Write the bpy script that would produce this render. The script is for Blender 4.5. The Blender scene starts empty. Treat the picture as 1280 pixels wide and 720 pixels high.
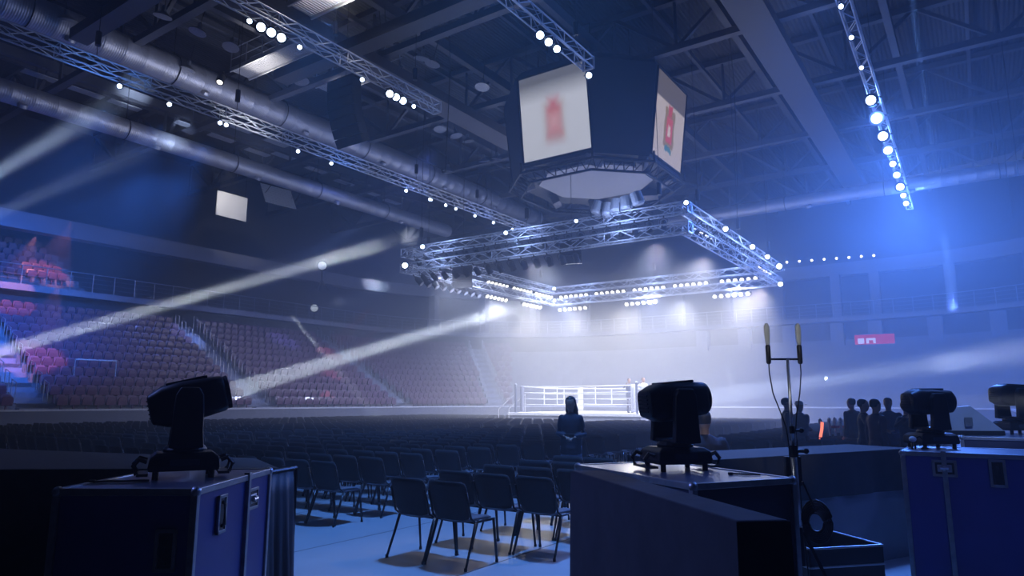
import bpy, bmesh, math, random
from mathutils import Vector, Matrix, Euler
random.seed(7)
SC = bpy.context.scene
COL = SC.collection
PI = math.pi
R = math.radians

# ------------------------------------------------------------------ place
CX, CY, TH = 5.0, 37.5, R(34.3)            # centre of the boxing ring, turn of the hall
AV = Vector((math.cos(TH), -math.sin(TH), 0)); BV = Vector((math.sin(TH), math.cos(TH), 0))
def W(a, b, z=0.0): return Vector((CX, CY, 0)) + AV * a + BV * b + Vector((0, 0, z))
def toab(x, y):
    v = Vector((x - CX, y - CY, 0)); return v.dot(AV), v.dot(BV)
ORD = ['first', 'second', 'third', 'fourth', 'fifth', 'sixth', 'seventh', 'eighth', 'ninth', 'tenth', 'eleventh', 'twelfth',
       'thirteenth', 'fourteenth', 'fifteenth', 'sixteenth', 'seventeenth', 'eighteenth', 'nineteenth', 'twentieth',
       'twenty-first', 'twenty-second', 'twenty-third', 'twenty-fourth', 'twenty-fifth', 'twenty-sixth', 'twenty-seventh', 'twenty-eighth', 'twenty-ninth', 'thirtieth']

# ------------------------------------------------------------------ materials
MATS = {}
def mat(name, col, rough=0.6, metal=0.0, noise=0.12, nscale=6.0, emit=None, estr=0.0, bump=0.0, spec=None, coat=0.0):
    if name in MATS: return MATS[name]
    m = bpy.data.materials.new(name); m.use_nodes = True
    nt = m.node_tree; n = nt.nodes; l = nt.links
    b = n['Principled BSDF']
    b.inputs['Roughness'].default_value = rough; b.inputs['Metallic'].default_value = metal
    if spec is not None: b.inputs['Specular IOR Level'].default_value = spec
    if coat: b.inputs['Coat Weight'].default_value = coat
    tc = n.new('ShaderNodeTexCoord'); nz = n.new('ShaderNodeTexNoise'); nz.inputs['Scale'].default_value = nscale
    nz.inputs['Detail'].default_value = 3
    l.new(tc.outputs['Object'], nz.inputs['Vector'])
    mr = n.new('ShaderNodeMapRange'); mr.inputs['To Min'].default_value = 1 - noise; mr.inputs['To Max'].default_value = 1 + noise
    l.new(nz.outputs['Fac'], mr.inputs['Value'])
    mx = n.new('ShaderNodeVectorMath'); mx.operation = 'SCALE'; mx.inputs[0].default_value = col[:3]
    l.new(mr.outputs['Result'], mx.inputs['Scale']); l.new(mx.outputs['Vector'], b.inputs['Base Color'])
    if bump:
        bp = n.new('ShaderNodeBump'); bp.inputs['Strength'].default_value = bump; bp.inputs['Distance'].default_value = 0.01
        l.new(nz.outputs['Fac'], bp.inputs['Height']); l.new(bp.outputs['Normal'], b.inputs['Normal'])
    if emit:
        b.inputs['Emission Color'].default_value = (*emit, 1); b.inputs['Emission Strength'].default_value = estr
        try: m.cycles.emission_sampling = 'NONE'
        except Exception: pass
    MATS[name] = m
    return m

# ------------------------------------------------------------------ mesh builder
class MB:
    def __init__(s): s.v = []; s.f = []; s.m = []; s.mi = 0; s.smooth = False; s.s = []
    def add(s, vs, fs, M=None):
        o = len(s.v)
        s.v += [tuple(M @ Vector(p)) if M else tuple(p) for p in vs]
        s.f += [tuple(i + o for i in f) for f in fs]; s.m += [s.mi] * len(fs); s.s += [s.smooth] * len(fs)
        return s
    def box(s, x0, x1, y0, y1, z0, z1, M=None, ch=0.0):
        if ch <= 0:
            vs = [(x, y, z) for z in (z0, z1) for y in (y0, y1) for x in (x0, x1)]
            return s.add(vs, [(0, 2, 3, 1), (4, 5, 7, 6), (0, 1, 5, 4), (2, 6, 7, 3), (0, 4, 6, 2), (1, 3, 7, 5)], M)
        bm = bmesh.new()
        vv = [bm.verts.new((x, y, z)) for z in (z0, z1) for y in (y0, y1) for x in (x0, x1)]
        for f in [(0, 2, 3, 1), (4, 5, 7, 6), (0, 1, 5, 4), (2, 6, 7, 3), (0, 4, 6, 2), (1, 3, 7, 5)]: bm.faces.new([vv[i] for i in f])
        bmesh.ops.bevel(bm, geom=bm.edges[:], offset=ch, segments=2, affect='EDGES', profile=0.6)
        return s.bm(bm, M)
    def bm(s, bm, M=None):
        bm.verts.index_update()
        vs = [v.co.copy() for v in bm.verts]; fs = [[v.index for v in f.verts] for f in bm.faces]; bm.free()
        return s.add(vs, fs, M)
    def tube(s, p0, p1, r, n=8, r1=None, cap=True, M=None):
        p0 = Vector(p0); p1 = Vector(p1); d = p1 - p0
        if d.length < 1e-6: return s
        r1 = r if r1 is None else r1
        q = d.to_track_quat('Z', 'Y').to_matrix()
        vs = []
        for p, rr in ((p0, r), (p1, r1)):
            for k in range(n):
                t = 2 * PI * k / n; vs.append(p + q @ Vector((rr * math.cos(t), rr * math.sin(t), 0)))
        fs = [(k, (k + 1) % n, n + (k + 1) % n, n + k) for k in range(n)]
        if cap: fs += [tuple(range(n))[::-1], tuple(range(n, 2 * n))]
        return s.add(vs, fs, M)
    def path(s, pts, r, n=8, M=None, closed=False, sq=1.0):
        pts = [Vector(p) for p in pts]; N = len(pts); vs = []; rs = r if isinstance(r, (list, tuple)) else [r] * N
        up = Vector((0, 0, 1))
        for i, p in enumerate(pts):
            a = pts[i - 1] if (i > 0 or closed) else p; b = pts[(i + 1) % N] if (i < N - 1 or closed) else p
            t = (b - a).normalized()
            u = t.cross(up)
            if u.length < 0.05: u = t.cross(Vector((0, 1, 0)))
            u.normalize(); w = u.cross(t)
            for k in range(n):
                c = 2 * PI * k / n; vs.append(p + u * rs[i] * math.cos(c) + w * rs[i] * sq * math.sin(c))
        fs = []
        for i in range(N if closed else N - 1):
            j = (i + 1) % N
            for k in range(n): fs.append((i * n + k, i * n + (k + 1) % n, j * n + (k + 1) % n, j * n + k))
        if not closed: fs += [tuple(range(n))[::-1], tuple(range((N - 1) * n, N * n))]
        return s.add(vs, fs, M)
    def lathe(s, prof, n=20, M=None):
        vs = []; fs = []
        for (r, z) in prof:
            for k in range(n): t = 2 * PI * k / n; vs.append((r * math.cos(t), r * math.sin(t), z))
        for i in range(len(prof) - 1):
            for k in range(n): fs.append((i * n + k, i * n + (k + 1) % n, (i + 1) * n + (k + 1) % n, (i + 1) * n + k))
        fs += [tuple(range(n))[::-1], tuple(range((len(prof) - 1) * n, len(prof) * n))]
        return s.add(vs, fs, M)
    def loft(s, secs, M=None):
        n = len(secs[0]); vs = [p for sec in secs for p in sec]; fs = []
        for i in range(len(secs) - 1):
            for k in range(n): fs.append((i * n + k, i * n + (k + 1) % n, (i + 1) * n + (k + 1) % n, (i + 1) * n + k))
        fs += [tuple(range(n))[::-1], tuple(range((len(secs) - 1) * n, len(secs) * n))]
        return s.add(vs, fs, M)
    def prism(s, poly, z0, z1, M=None):
        n = len(poly); vs = [(x, y, z0) for x, y in poly] + [(x, y, z1) for x, y in poly]
        fs = [tuple(range(n))[::-1], tuple(range(n, 2 * n))] + [(k, (k + 1) % n, n + (k + 1) % n, n + k) for k in range(n)]
        return s.add(vs, fs, M)
    def ball(s, c, r, n=12, m=8, sx=1, sy=1, sz=1, M=None):
        pr = [(max(1e-4, r * math.sin(PI * i / m)), r * math.cos(PI * i / m)) for i in range(m + 1)][::-1]
        T = Matrix.Translation(c) @ Matrix.Diagonal((sx, sy, sz, 1))
        return s.lathe(pr, n, (M @ T) if M else T)
    def build(s, name, mats, parent=None, loc=None, smooth=False):
        me = bpy.data.meshes.new(name); me.from_pydata(s.v, [], s.f)
        ms = mats if isinstance(mats, (list, tuple)) else [mats]
        for m in ms: me.materials.append(m)
        me.polygons.foreach_set('material_index', s.m)
        me.polygons.foreach_set('use_smooth', [bool(x or smooth) for x in s.s])
        me.validate(); me.update()
        o = bpy.data.objects.new(name, me); COL.objects.link(o)
        if parent: o.parent = parent
        if loc is not None: o.location = loc
        return o
def tag(o, label=None, cat=None, group=None, kind=None):
    if label: o['label'] = label
    if cat: o['category'] = cat
    if group: o['group'] = group
    if kind: o['kind'] = kind
    return o
def thing(name, label, cat, loc=(0, 0, 0), rz=0.0, group=None, rot=None):
    o = bpy.data.objects.new(name, None); o.empty_display_size = 0.1; COL.objects.link(o); o.location = loc
    o.rotation_euler = rot if rot is not None else (0, 0, rz)
    return tag(o, label, cat, group)
def kids(o): return [c for c in bpy.data.objects if c.parent == o]
def dup(root, loc=None, rz=None, label=None, group=None, tree=None, rot=None):
    tree = tree or {}
    def cp(o, par):
        c = o.copy(); COL.objects.link(c); c.parent = par
        for ch in tree.get(o.name, ()): cp(ch, c)
        return c
    r = cp(root, None)
    if loc is not None: r.location = loc
    if rz is not None: r.rotation_euler = (0, 0, rz)
    if rot is not None: r.rotation_euler = rot
    if label: r['label'] = label
    if group: r['group'] = group
    return r
def tree_of(root):
    t = {}
    def rec(o):
        ks = kids(o); t[o.name] = ks
        for k in ks: rec(k)
    rec(root); return t
def sm(o, ang=40):
    for p in o.data.polygons: p.use_smooth = True
    try: o.data.set_sharp_from_angle(angle=R(ang))
    except Exception: pass
    return o
def bev(o, w, seg=2):
    m = o.modifiers.new('bevel', 'BEVEL'); m.width = w; m.segments = seg; m.limit_method = 'ANGLE'; m.angle_limit = R(40); return o
def struct(o): o['kind'] = 'structure'; return o

M_black = mat('black_plastic', (0.012, 0.012, 0.016), 0.45)
M_blackm = mat('black_metal', (0.015, 0.015, 0.02), 0.35, 0.6)
M_cloth = mat('black_cloth', (0.03, 0.032, 0.042), 0.95, noise=0.3, nscale=9, bump=0.3)
M_alu = mat('aluminium', (0.62, 0.63, 0.66), 0.35, 0.9, noise=0.15, nscale=14)
M_alud = mat('worn_aluminium', (0.34, 0.35, 0.38), 0.42, 0.85, noise=0.3, nscale=18)
M_truss = mat('truss_aluminium', (0.8, 0.82, 0.88), 0.4, 0.15, noise=0.1)
M_caseblue = mat('case_blue_laminate', (0.045, 0.05, 0.24), 0.42, noise=0.18, nscale=5, bump=0.1)
M_chair = mat('black_upholstery', (0.02, 0.021, 0.028), 0.8, noise=0.2, nscale=30)
M_chairseat = mat('seat_fabric_lit_top', (0.11, 0.115, 0.14), 0.6, noise=0.2, nscale=30)  # lighter than the back: light on the seat tops put into the colour
M_chairmetal = mat('black_enamel_tube', (0.02, 0.02, 0.024), 0.28, 0.3)
M_white = mat('white_vinyl', (0.8, 0.8, 0.82), 0.5)
M_skin = mat('skin', (0.42, 0.25, 0.18), 0.55, noise=0.05)
M_rope = mat('ring_rope_white', (0.85, 0.85, 0.88), 0.5)
M_red = mat('red_plastic', (0.5, 0.03, 0.05), 0.4)
M_lampW = mat('lamp_lens_white', (0.9, 0.9, 0.9), 0.3, emit=(1.0, 0.95, 0.85), estr=5.0)
M_lampC = mat('lamp_lens_cool', (0.8, 0.85, 1), 0.3, emit=(0.55, 0.7, 1.0), estr=11.0)
M_lampB = mat('lamp_lens_blue', (0.5, 0.6, 1), 0.3, emit=(0.12, 0.25, 1.0), estr=4.0)
M_glassdim = mat('dim_glass', (0.25, 0.27, 0.32), 0.2, noise=0.3, nscale=20)

# ------------------------------------------------------------------ camera
cam = bpy.data.cameras.new('camera'); camo = bpy.data.objects.new('camera', cam); COL.objects.link(camo)
cam.sensor_width = 36; cam.lens = 24.0; cam.clip_start = 0.05; cam.clip_end = 500
camo.location = (0, 0, 1.6); camo.rotation_euler = (PI / 2 + math.atan(142 / 853.), 0, 0)
SC.camera = camo
SC.view_settings.view_transform = 'Standard'; SC.view_settings.look = 'None'; SC.view_settings.gamma = 1
SC.view_settings.exposure = 0; SC.view_settings.use_curve_mapping = False

def spot(name, loc, to, deg, watt, col, blend=0.3, size=0.05):
    L = bpy.data.lights.new(name, 'SPOT'); L.energy = watt; L.color = col; L.spot_size = R(deg); L.spot_blend = blend; L.shadow_soft_size = size
    o = bpy.data.objects.new(name, L); COL.objects.link(o); o.location = loc
    o.rotation_euler = (Vector(to) - Vector(loc)).to_track_quat('-Z', 'Y').to_euler(); return o
def point(name, loc, watt, col, size=0.1):
    L = bpy.data.lights.new(name, 'POINT'); L.energy = watt; L.color = col; L.shadow_soft_size = size
    o = bpy.data.objects.new(name, L); COL.objects.link(o); o.location = loc; return o
def area(name, loc, to, sx, sy, watt, col):
    L = bpy.data.lights.new(name, 'AREA'); L.shape = 'RECTANGLE'; L.size = sx; L.size_y = sy; L.energy = watt; L.color = col
    o = bpy.data.objects.new(name, L); COL.objects.link(o); o.location = loc
    o.rotation_euler = (Vector(to) - Vector(loc)).to_track_quat('-Z', 'Y').to_euler(); return o
# ================================================================== THE HALL
def mat_floor():
    m = mat('floor_vinyl', (0.42, 0.44, 0.47), 0.45)
    nt = m.node_tree; n = nt.nodes; l = nt.links; b = n['Principled BSDF']
    tc = n['Texture Coordinate']; mp = n.new('ShaderNodeMapping'); mp.inputs['Rotation'].default_value[2] = TH - PI / 2
    l.new(tc.outputs['Object'], mp.inputs['Vector'])
    br = n.new('ShaderNodeTexBrick'); br.offset = 0.0; br.inputs['Color1'].default_value = (0.40, 0.42, 0.45, 1); br.inputs['Color2'].default_value = (0.45, 0.46, 0.48, 1)
    br.inputs['Mortar'].default_value = (0.08, 0.08, 0.09, 1); br.inputs['Scale'].default_value = 1.0; br.inputs['Mortar Size'].default_value = 0.012
    br.inputs['Brick Width'].default_value = 30; br.inputs['Row Height'].default_value = 2.1; br.inputs['Bias'].default_value = -0.6
    l.new(mp.outputs['Vector'], br.inputs['Vector']); l.new(br.outputs['Color'], b.inputs['Base Color'])
    n2 = n.new('ShaderNodeTexNoise'); n2.inputs['Scale'].default_value = 1.2; l.new(tc.outputs['Object'], n2.inputs['Vector'])
    mr = n.new('ShaderNodeMapRange'); mr.inputs['To Min'].default_value = 0.3; mr.inputs['To Max'].default_value = 0.6
    l.new(n2.outputs['Fac'], mr.inputs['Value']); l.new(mr.outputs['Result'], b.inputs['Roughness'])
    return m
f = MB(); f.box(-50, 60, -8, 90, -0.2, 0); struct(f.build('floor', mat_floor()))

def hall_path(o, b0=-27.0, step=0.9, right=True, bend=-6.0):
    r = 7 + o; pts = []; b = b0
    while b < 5: pts.append((-15.5 - o, b)); b += step
    n = max(6, int(r * PI / 2 / step))
    pts += [(-8.5 - r * math.cos(PI / 2 * k / n), 5 + r * math.sin(PI / 2 * k / n)) for k in range(n)]
    a = -8.5
    while a < 11: pts.append((a, 12 + o)); a += step
    if right:
        pts += [(11 + r * math.sin(PI / 2 * k / n), 5 + r * math.cos(PI / 2 * k / n)) for k in range(n + 1)]
        b = 5 - step
        while b > bend: pts.append((18 + o, b)); b -= step
    return pts
def band(mb, o0, z0, z1, thick=0.15, **k):          # a wall that follows the bowl
    p = hall_path(o0, **k); q = hall_path(o0 + thick, **k)
    n = min(len(p), len(q))
    # rebuild q from p outward so counts match
    q = []
    for i, (a, b) in enumerate(p):
        a0, b0 = p[max(i - 1, 0)]; a1, b1 = p[min(i + 1, len(p) - 1)]
        t = Vector((a1 - a0, b1 - b0)).normalized(); q.append((a - t.y * thick, b + t.x * thick))
    secs = []
    for (a, b), (c, d) in zip(p, q):
        P = W(a, b); Q = W(c, d)
        secs.append([(P.x, P.y, z0), (P.x, P.y, z1), (Q.x, Q.y, z1), (Q.x, Q.y, z0)])
    mb.loft(secs)
M_board = mat('board_panels', (0.10, 0.11, 0.16), 0.6, noise=0.2, nscale=1.5)
M_conc = mat('concrete_tier', (0.20, 0.21, 0.26), 0.85, noise=0.2, nscale=2)
M_wall = mat('hall_wall_paint', (0.045, 0.05, 0.07), 0.8, noise=0.15, nscale=0.6)
M_dark = mat('dark_steel_paint', (0.05, 0.05, 0.065), 0.6, noise=0.2, nscale=2)
M_gal = mat('gallery_fascia', (0.2, 0.21, 0.27), 0.6, noise=0.1, nscale=1)

mb = MB(); band(mb, 0, 0, 1.2); struct(mb.build('wall_boards', M_board))
mb = MB(); band(mb, -0.03, 1.2, 1.28, 0.2); struct(mb.build('trim_1', mat('board_cap', (0.55, 0.56, 0.62), 0.4)))
NROW = 12
def row_oz(i): return 0.75 + 0.8 * i, 1.05 + 0.46 * i
mb = MB()
for i in range(NROW):
    o_, z_ = row_oz(i); band(mb, o_, z_ - 0.55 if i else 0.0, z_, 0.84 if i < NROW - 1 else 1.2, b0=-27, step=1.8)
struct(mb.build('floor_tiers', M_conc))
mb = MB(); band(mb, 10.4, 0, 7.6, 0.3); struct(mb.build('wall_back_of_stand', M_wall))
mb = MB(); band(mb, 9.6, 7.5, 7.85, 6.0, step=1.6); struct(mb.build('floor_gallery', M_gal))
for k in range(6):
    mb = MB(); a0 = -27.1 - .8 * k; mb.box(0, .82, 0, 10.2, 0, .5 * k + .5, Matrix.Translation(W(a0 - .82, -25, 7.8)) @ Matrix.Rotation(-TH, 4, 'Z')); struct(mb.build('floor_upper_tier', M_conc))
mb = MB(); band(mb, 17.5, 0, 20, 0.4, step=1.6); struct(mb.build('wall_outer', M_wall))
mb = MB(); band(mb, 11.8, 11.3, 12.3, 0.8, step=1.6); struct(mb.build('trim_2', M_gal))
# ceiling deck, corrugated
mc = mat('ceiling_deck', (0.03, 0.032, 0.042), 0.8)
nt = mc.node_tree; wv = nt.nodes.new('ShaderNodeTexWave'); wv.inputs['Scale'].default_value = 1.6; mp = nt.nodes.new('ShaderNodeMapping'); mp.inputs['Rotation'].default_value[2] = TH
nt.links.new(nt.nodes['Texture Coordinate'].outputs['Object'], mp.inputs['Vector']); nt.links.new(mp.outputs['Vector'], wv.inputs['Vector'])
bp = nt.nodes.new('ShaderNodeBump'); bp.inputs['Distance'].default_value = 0.03; nt.links.new(wv.outputs['Fac'], bp.inputs['Height']); nt.links.new(bp.outputs['Normal'], nt.nodes['Principled BSDF'].inputs['Normal'])
mb = MB(); mb.prism([(p.x, p.y) for p in (W(-36, -40), W(40, -40), W(40, 40), W(-36, 40))], 20.0, 20.3); struct(mb.build('ceiling', mc))

def bar(mb, p, q, r=0.05, n=6): mb.tube(p, q, r, n)
def bx(mb, P, Q, w, h):                           # box bar from P to Q, width w, height h
    P = Vector(P); Q = Vector(Q); d = (Q - P); L = d.length; d.normalize(); u = d.cross(Vector((0, 0, 1)))
    if u.length < .01: u = Vector((1, 0, 0))
    u.normalize(); v = u.cross(d)
    vs = [X + u * s * w / 2 + v * t * h / 2 for X in (P, Q) for s, t in ((-1, -1), (1, -1), (1, 1), (-1, 1))]
    mb.add(vs, [(0, 3, 2, 1), (4, 5, 6, 7), (0, 1, 5, 4), (1, 2, 6, 5), (2, 3, 7, 6), (3, 0, 4, 7)])
# great roof girders across the hall and purlins along it, one structure object each
tn = 3
M_beam = mat('roof_beam_paint', (0.075, 0.078, 0.1), 0.6, noise=0.15, nscale=1)
for k, b in enumerate((-27, -20, -13, -6, 1, 8, 15, 22)):
    mb = MB(); z0 = 17.3; z1 = 19.7
    for z in (z0, z1): bx(mb, W(-32, b, z), W(34, b, z), 0.35, 0.3)
    a = -32; s = 0
    while a < 34:
        bx(mb, W(a, b, z0 if s % 2 else z1), W(a + 3, b, z1 if s % 2 else z0), 0.16, 0.16)
        bx(mb, W(a, b, z0), W(a, b, z1), 0.12, 0.12); a += 3; s += 1
    struct(mb.build('trim_%d' % tn, M_beam)); tn += 1
for a in (-27, -21, -15, -9, -3, 3, 9, 15, 21, 27):
    mb = MB(); bx(mb, W(a, -36, 18.6), W(a, 30, 18.6), 0.3, 0.5); bx(mb, W(a + 3, -36, 19.5), W(a + 3, 30, 19.5), 0.16, 0.26)
    struct(mb.build('trim_%d' % tn, M_beam)); tn += 1
# wide flat service beams seen under the roof
for a, b0, b1, z in ((-4.5, -24, -2, 16.6), (11.0, -26, 20, 16.4)):
    mb = MB(); bx(mb, W(a, b0, z), W(a, b1, z), 1.3, 0.5); struct(mb.build('trim_%d' % tn, mat('service_beam', (0.07, 0.07, 0.09), 0.6))); tn += 1
for b, a0, a1, z in ((-16.5, -7, 12, 15.5), (-22.5, -12, 6, 16.2)):
    mb = MB(); bx(mb, W(a0, b, z), W(a1, b, z), 0.7, 0.45); struct(mb.build('trim_%d' % tn, mat('service_beam', (0.07, 0.07, 0.09), 0.6))); tn += 1

# columns on the gallery
k = 0
mcol = MB(); mcol.box(-0.35, 0.35, -0.35, 0.35, 0, 3.5, ch=0.03); c0 = mcol.build('gallery_column', M_gal)
cp = [q for q in hall_path(11.6, b0=-6, step=4.2) if q[1] > 12 or q[0] > 0]
for i, (a, b) in enumerate(cp):
    c = c0 if i == 0 else dup(c0)
    c.location = W(a, b, 7.84); c.rotation_euler = (0, 0, -TH)
    tag(c, 'square grey column of the upper gallery behind its railing', 'column', 'columns of the upper gallery')
# concourse columns under the gallery at the far end
m2 = MB(); m2.box(-0.45, 0.45, -0.45, 0.45, 0, 6.4, ch=0.03); c1 = m2.build('concourse_column', M_gal); first = True
for i, (a, b) in enumerate([(q[0], q[1]) for q in hall_path(9.7, b0=30, step=3.4) if q[0] > -3 and q[1] > 5]):
    c = c1 if first else dup(c1); first = False
    c.location = W(a, b, 0.9 + 0.05); c.rotation_euler = (0, 0, -TH)
    tag(c, 'tall square column holding up the gallery at the far end', 'column', 'columns under the far gallery')
    c.location.z = 0.95
# gallery railings: straight pieces
M_rail = mat('rail_steel', (0.5, 0.52, 0.6), 0.35, 0.7)
def railing(name, pts, z, h, label, post=1.2, bars=4):
    mb = MB(); P = [W(a, b, z) for a, b in pts]
    t = thing(name, label, 'railing', P[0]); off = P[0]
    P = [p - off for p in P]
    mb.path([p + Vector((0, 0, h)) for p in P], 0.03, 6)
    for j in range(1, bars): mb.path([p + Vector((0, 0, h * j / bars)) for p in P], 0.01, 4)
    mb.build('rail', M_rail, t)
    mp = MB()
    for i in range(len(P) - 1):
        n = max(1, round((P[i + 1] - P[i]).length / post))
        for j in range(n): q = P[i].lerp(P[i + 1], j / n); mp.tube(q, q + Vector((0, 0, h)), 0.022, 6)
    mp.tube(P[-1], P[-1] + Vector((0, 0, h)), 0.022, 6)
    p_ = mp.build('railing_posts', M_rail, t); p_['kind'] = 'stuff'
    return t
gp = hall_path(9.7, b0=-20, step=1.2)
seg = [('left side above the dark seats', gp[:16]), ('left corner over the stairs', gp[15:36]), ('far side behind the boxing ring', gp[35:62]), ('far right corner in blue haze', gp[61:])]
for nm, p in seg: railing('gallery_railing', p, 7.85, 1.05, 'thin steel gallery railing along the ' + nm)

# ------------------------------------------------------------------ arena seats
M_seat = mat('arena_seat_plastic', (0.15, 0.07, 0.13), 0.32, noise=0.25, nscale=1.0, coat=0.3)
M_seat2 = mat('arena_seat_blue', (0.12, 0.16, 0.42), 0.32, noise=0.2, nscale=1.0, coat=0.3)
def seat_mesh(mb, M=None):
    # moulded tip-up seat: backrest shell, folded pan, side bracket
    mb.loft([[(-.21, .02, .42), (.21, .02, .42), (.21, .06, .42), (-.21, .06, .42)],
             [(-.22, .07, .60), (.22, .07, .60), (.22, .11, .60), (-.22, .11, .60)],
             [(-.20, .12, .80), (.20, .12, .80), (.20, .15, .80), (-.20, .15, .80)],
             [(-.14, .14, .86), (.14, .14, .86), (.14, .165, .86), (-.14, .165, .86)]], M)
    mb.loft([[(-.2, -.06, .40), (.2, -.06, .40), (.2, .02, .38), (-.2, .02, .38)],
             [(-.21, -.10, .60), (.21, -.10, .60), (.21, -.05, .60), (-.21, -.05, .60)],
             [(-.17, -.11, .76), (.17, -.11, .76), (.17, -.08, .76), (-.17, -.08, .76)]], M)
    mb.box(-.03, .03, 0, .08, 0, .42, M)
seats = []
stairs_at = [6.0, 17.5, 29.0, 40.5]           # distances along the row where stairs cut the tiers
AISLE = 0.75
for i in range(NROW):
    o_, z_ = row_oz(i); p = hall_path(o_ + 0.45, b0=-26.8, step=0.5, right=False)
    # arc length from the middle of the straight, so stairs line up
    s = 0; acc = []
    for j in range(len(p)):
        if j: s += math.dist(p[j], p[j - 1])
        acc.append(s)
    pos = 0.3
    j = 0
    while pos < acc[-1]:
        while j < len(acc) - 2 and acc[j + 1] < pos: j += 1
        t = (pos - acc[j]) / max(1e-6, acc[j + 1] - acc[j]); a = p[j][0] + (p[j + 1][0] - p[j][0]) * t; b = p[j][1] + (p[j + 1][1] - p[j][1]) * t
        da, db = p[j + 1][0] - p[j][0], p[j + 1][1] - p[j][1]
        outward = math.atan2(da, -db) if False else None
        # outward normal in hall space
        L = math.hypot(da, db); na, nb = -db / L, da / L
        Wn = AV * na + BV * nb; rz = math.atan2(Wn.y, Wn.x) - PI / 2
        # stairs: on the straight by b, on the arc by angle
        if b < 5 and a < -15: key = b + 26.8
        else: key = 31.8 + math.atan2(b - 5, -(a + 8.5)) * 12
        if a > -7 and b > 11: key = 31.8 + PI / 2 * 12 + (a + 8.5)
        if a < 1.0 and all(abs(key - q) > AISLE * (1.0 if key < 31.8 else 12 / (7 + o_)) for q in stairs_at):
            seats.append((W(a, b, z_), rz, i, key))
        pos += 0.52
for k in range(6):          # a few upper rows above the gallery at the far left
    for j in range(17):
        if j in (8, 9): continue
        seats.append((W(-27.6 - .8 * k, -24.5 + .54 * j, 8.3 + .5 * k), TH * 0 + math.atan2((-AV).y, (-AV).x) - PI / 2, 20 + k, 0))
one = MB(); seat_mesh(one)
def pxof(P):
    pch = math.atan(142 / 853.); z = P[2] - 1.6; fz = P[1] * math.cos(pch) + z * math.sin(pch); v = -P[1] * math.sin(pch) + z * math.cos(pch)
    return 640 + 853 * P[0] / fz, 360 - 853 * v / fz
vis = [s for s in seats if -20 < pxof(s[0])[0] < 640]
vis.sort(key=lambda s: s[0].length)
seat0 = None
for n_, (P, rz, i, key) in enumerate(vis[:290]):
    if seat0 is None: seat0 = one.build('stadium_seat', M_seat); o = seat0
    else: o = dup(seat0)
    o.location = P; o.rotation_euler = (0, 0, rz); 
    tag(o, 'dark red tip-up stadium seat in the left stands', 'stadium seat', 'tip-up seats of the left stands')
mb = MB()
for (P, rz, i, key) in vis[290:]: seat_mesh(mb, Matrix.Translation(P) @ Matrix.Rotation(rz, 4, 'Z'))
tag(mb.build('stadium_seating', M_seat), 'distant rows of dark red tip-up seats filling the rest of the stands', 'seating', kind='stuff')
# stairs in the stands, with handrails
def stair_point(key, o_):
    if key < 31.8: return (-15.5 - o_, key - 26.8), (-1, 0)
    t = (key - 31.8) / 12; r = 7 + o_
    return (-8.5 - r * math.cos(t), 5 + r * math.sin(t)), (-math.cos(t), math.sin(t))
M_step = mat('stair_tread', (0.26, 0.28, 0.36), 0.7)
sname = ['nearest stairway climbing the left stand', 'second stairway up the left stand beside the pale steps', 'third stairway up the left stand in blue haze', 'stairway at the far left corner of the stands']
for si, key in enumerate(stairs_at):
    (a, b), (na, nb) = stair_point(key, 0.3); base = W(a, b, 1.05)
    t = thing('stairway', 'pale concrete ' + sname[si], 'stairway', base)
    st = MB(); N = Vector(AV * na + BV * nb); U = Vector((-N.y, N.x, 0))
    for k in range(NROW * 2):
        o0 = 0.45 + 0.4 * k; z = 0.23 * k + 0.02
        P = N * o0; st.add([P + U * s * .55 + N * e + Vector((0, 0, zz)) for zz in (z - .25, z + .01) for s, e in ((-1, 0), (1, 0), (1, .42), (-1, .42))],
               [(0, 3, 2, 1), (4, 5, 6, 7), (0, 1, 5, 4), (1, 2, 6, 5), (2, 3, 7, 6), (3, 0, 4, 7)])
    st.build('steps', M_step, t)
    for s in (-1, 1):
        for k in range(1, NROW, 1):
            h = MB(); q = N * (0.45 + 0.8 * k) + U * s * .62 + Vector((0, 0, 0.46 * k)); q2 = q + N * 0.45 + Vector((0, 0, .1))
            h.path([q, q + Vector((0, 0, .9)), q2 + Vector((0, 0, .95)), q2], 0.02, 6); h.build('handrail', M_rail, t)
# portal rails beside the stairs (white framed opening)
for key, lab in ((8.3, 'white pipe guard frame at the head of the near stairs'),):
    (a, b), (na, nb) = stair_point(key, 3.2); P = W(a, b, 2.6); t = MB()
    t.path([(0, 0, 0), (0, 0, 1.0), BV * 1.9 + Vector((0, 0, 1.0)), BV * 1.9], 0.035, 6)
    tag(t.build('guard_rail', M_white, loc=P), lab, 'guard rail')
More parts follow.
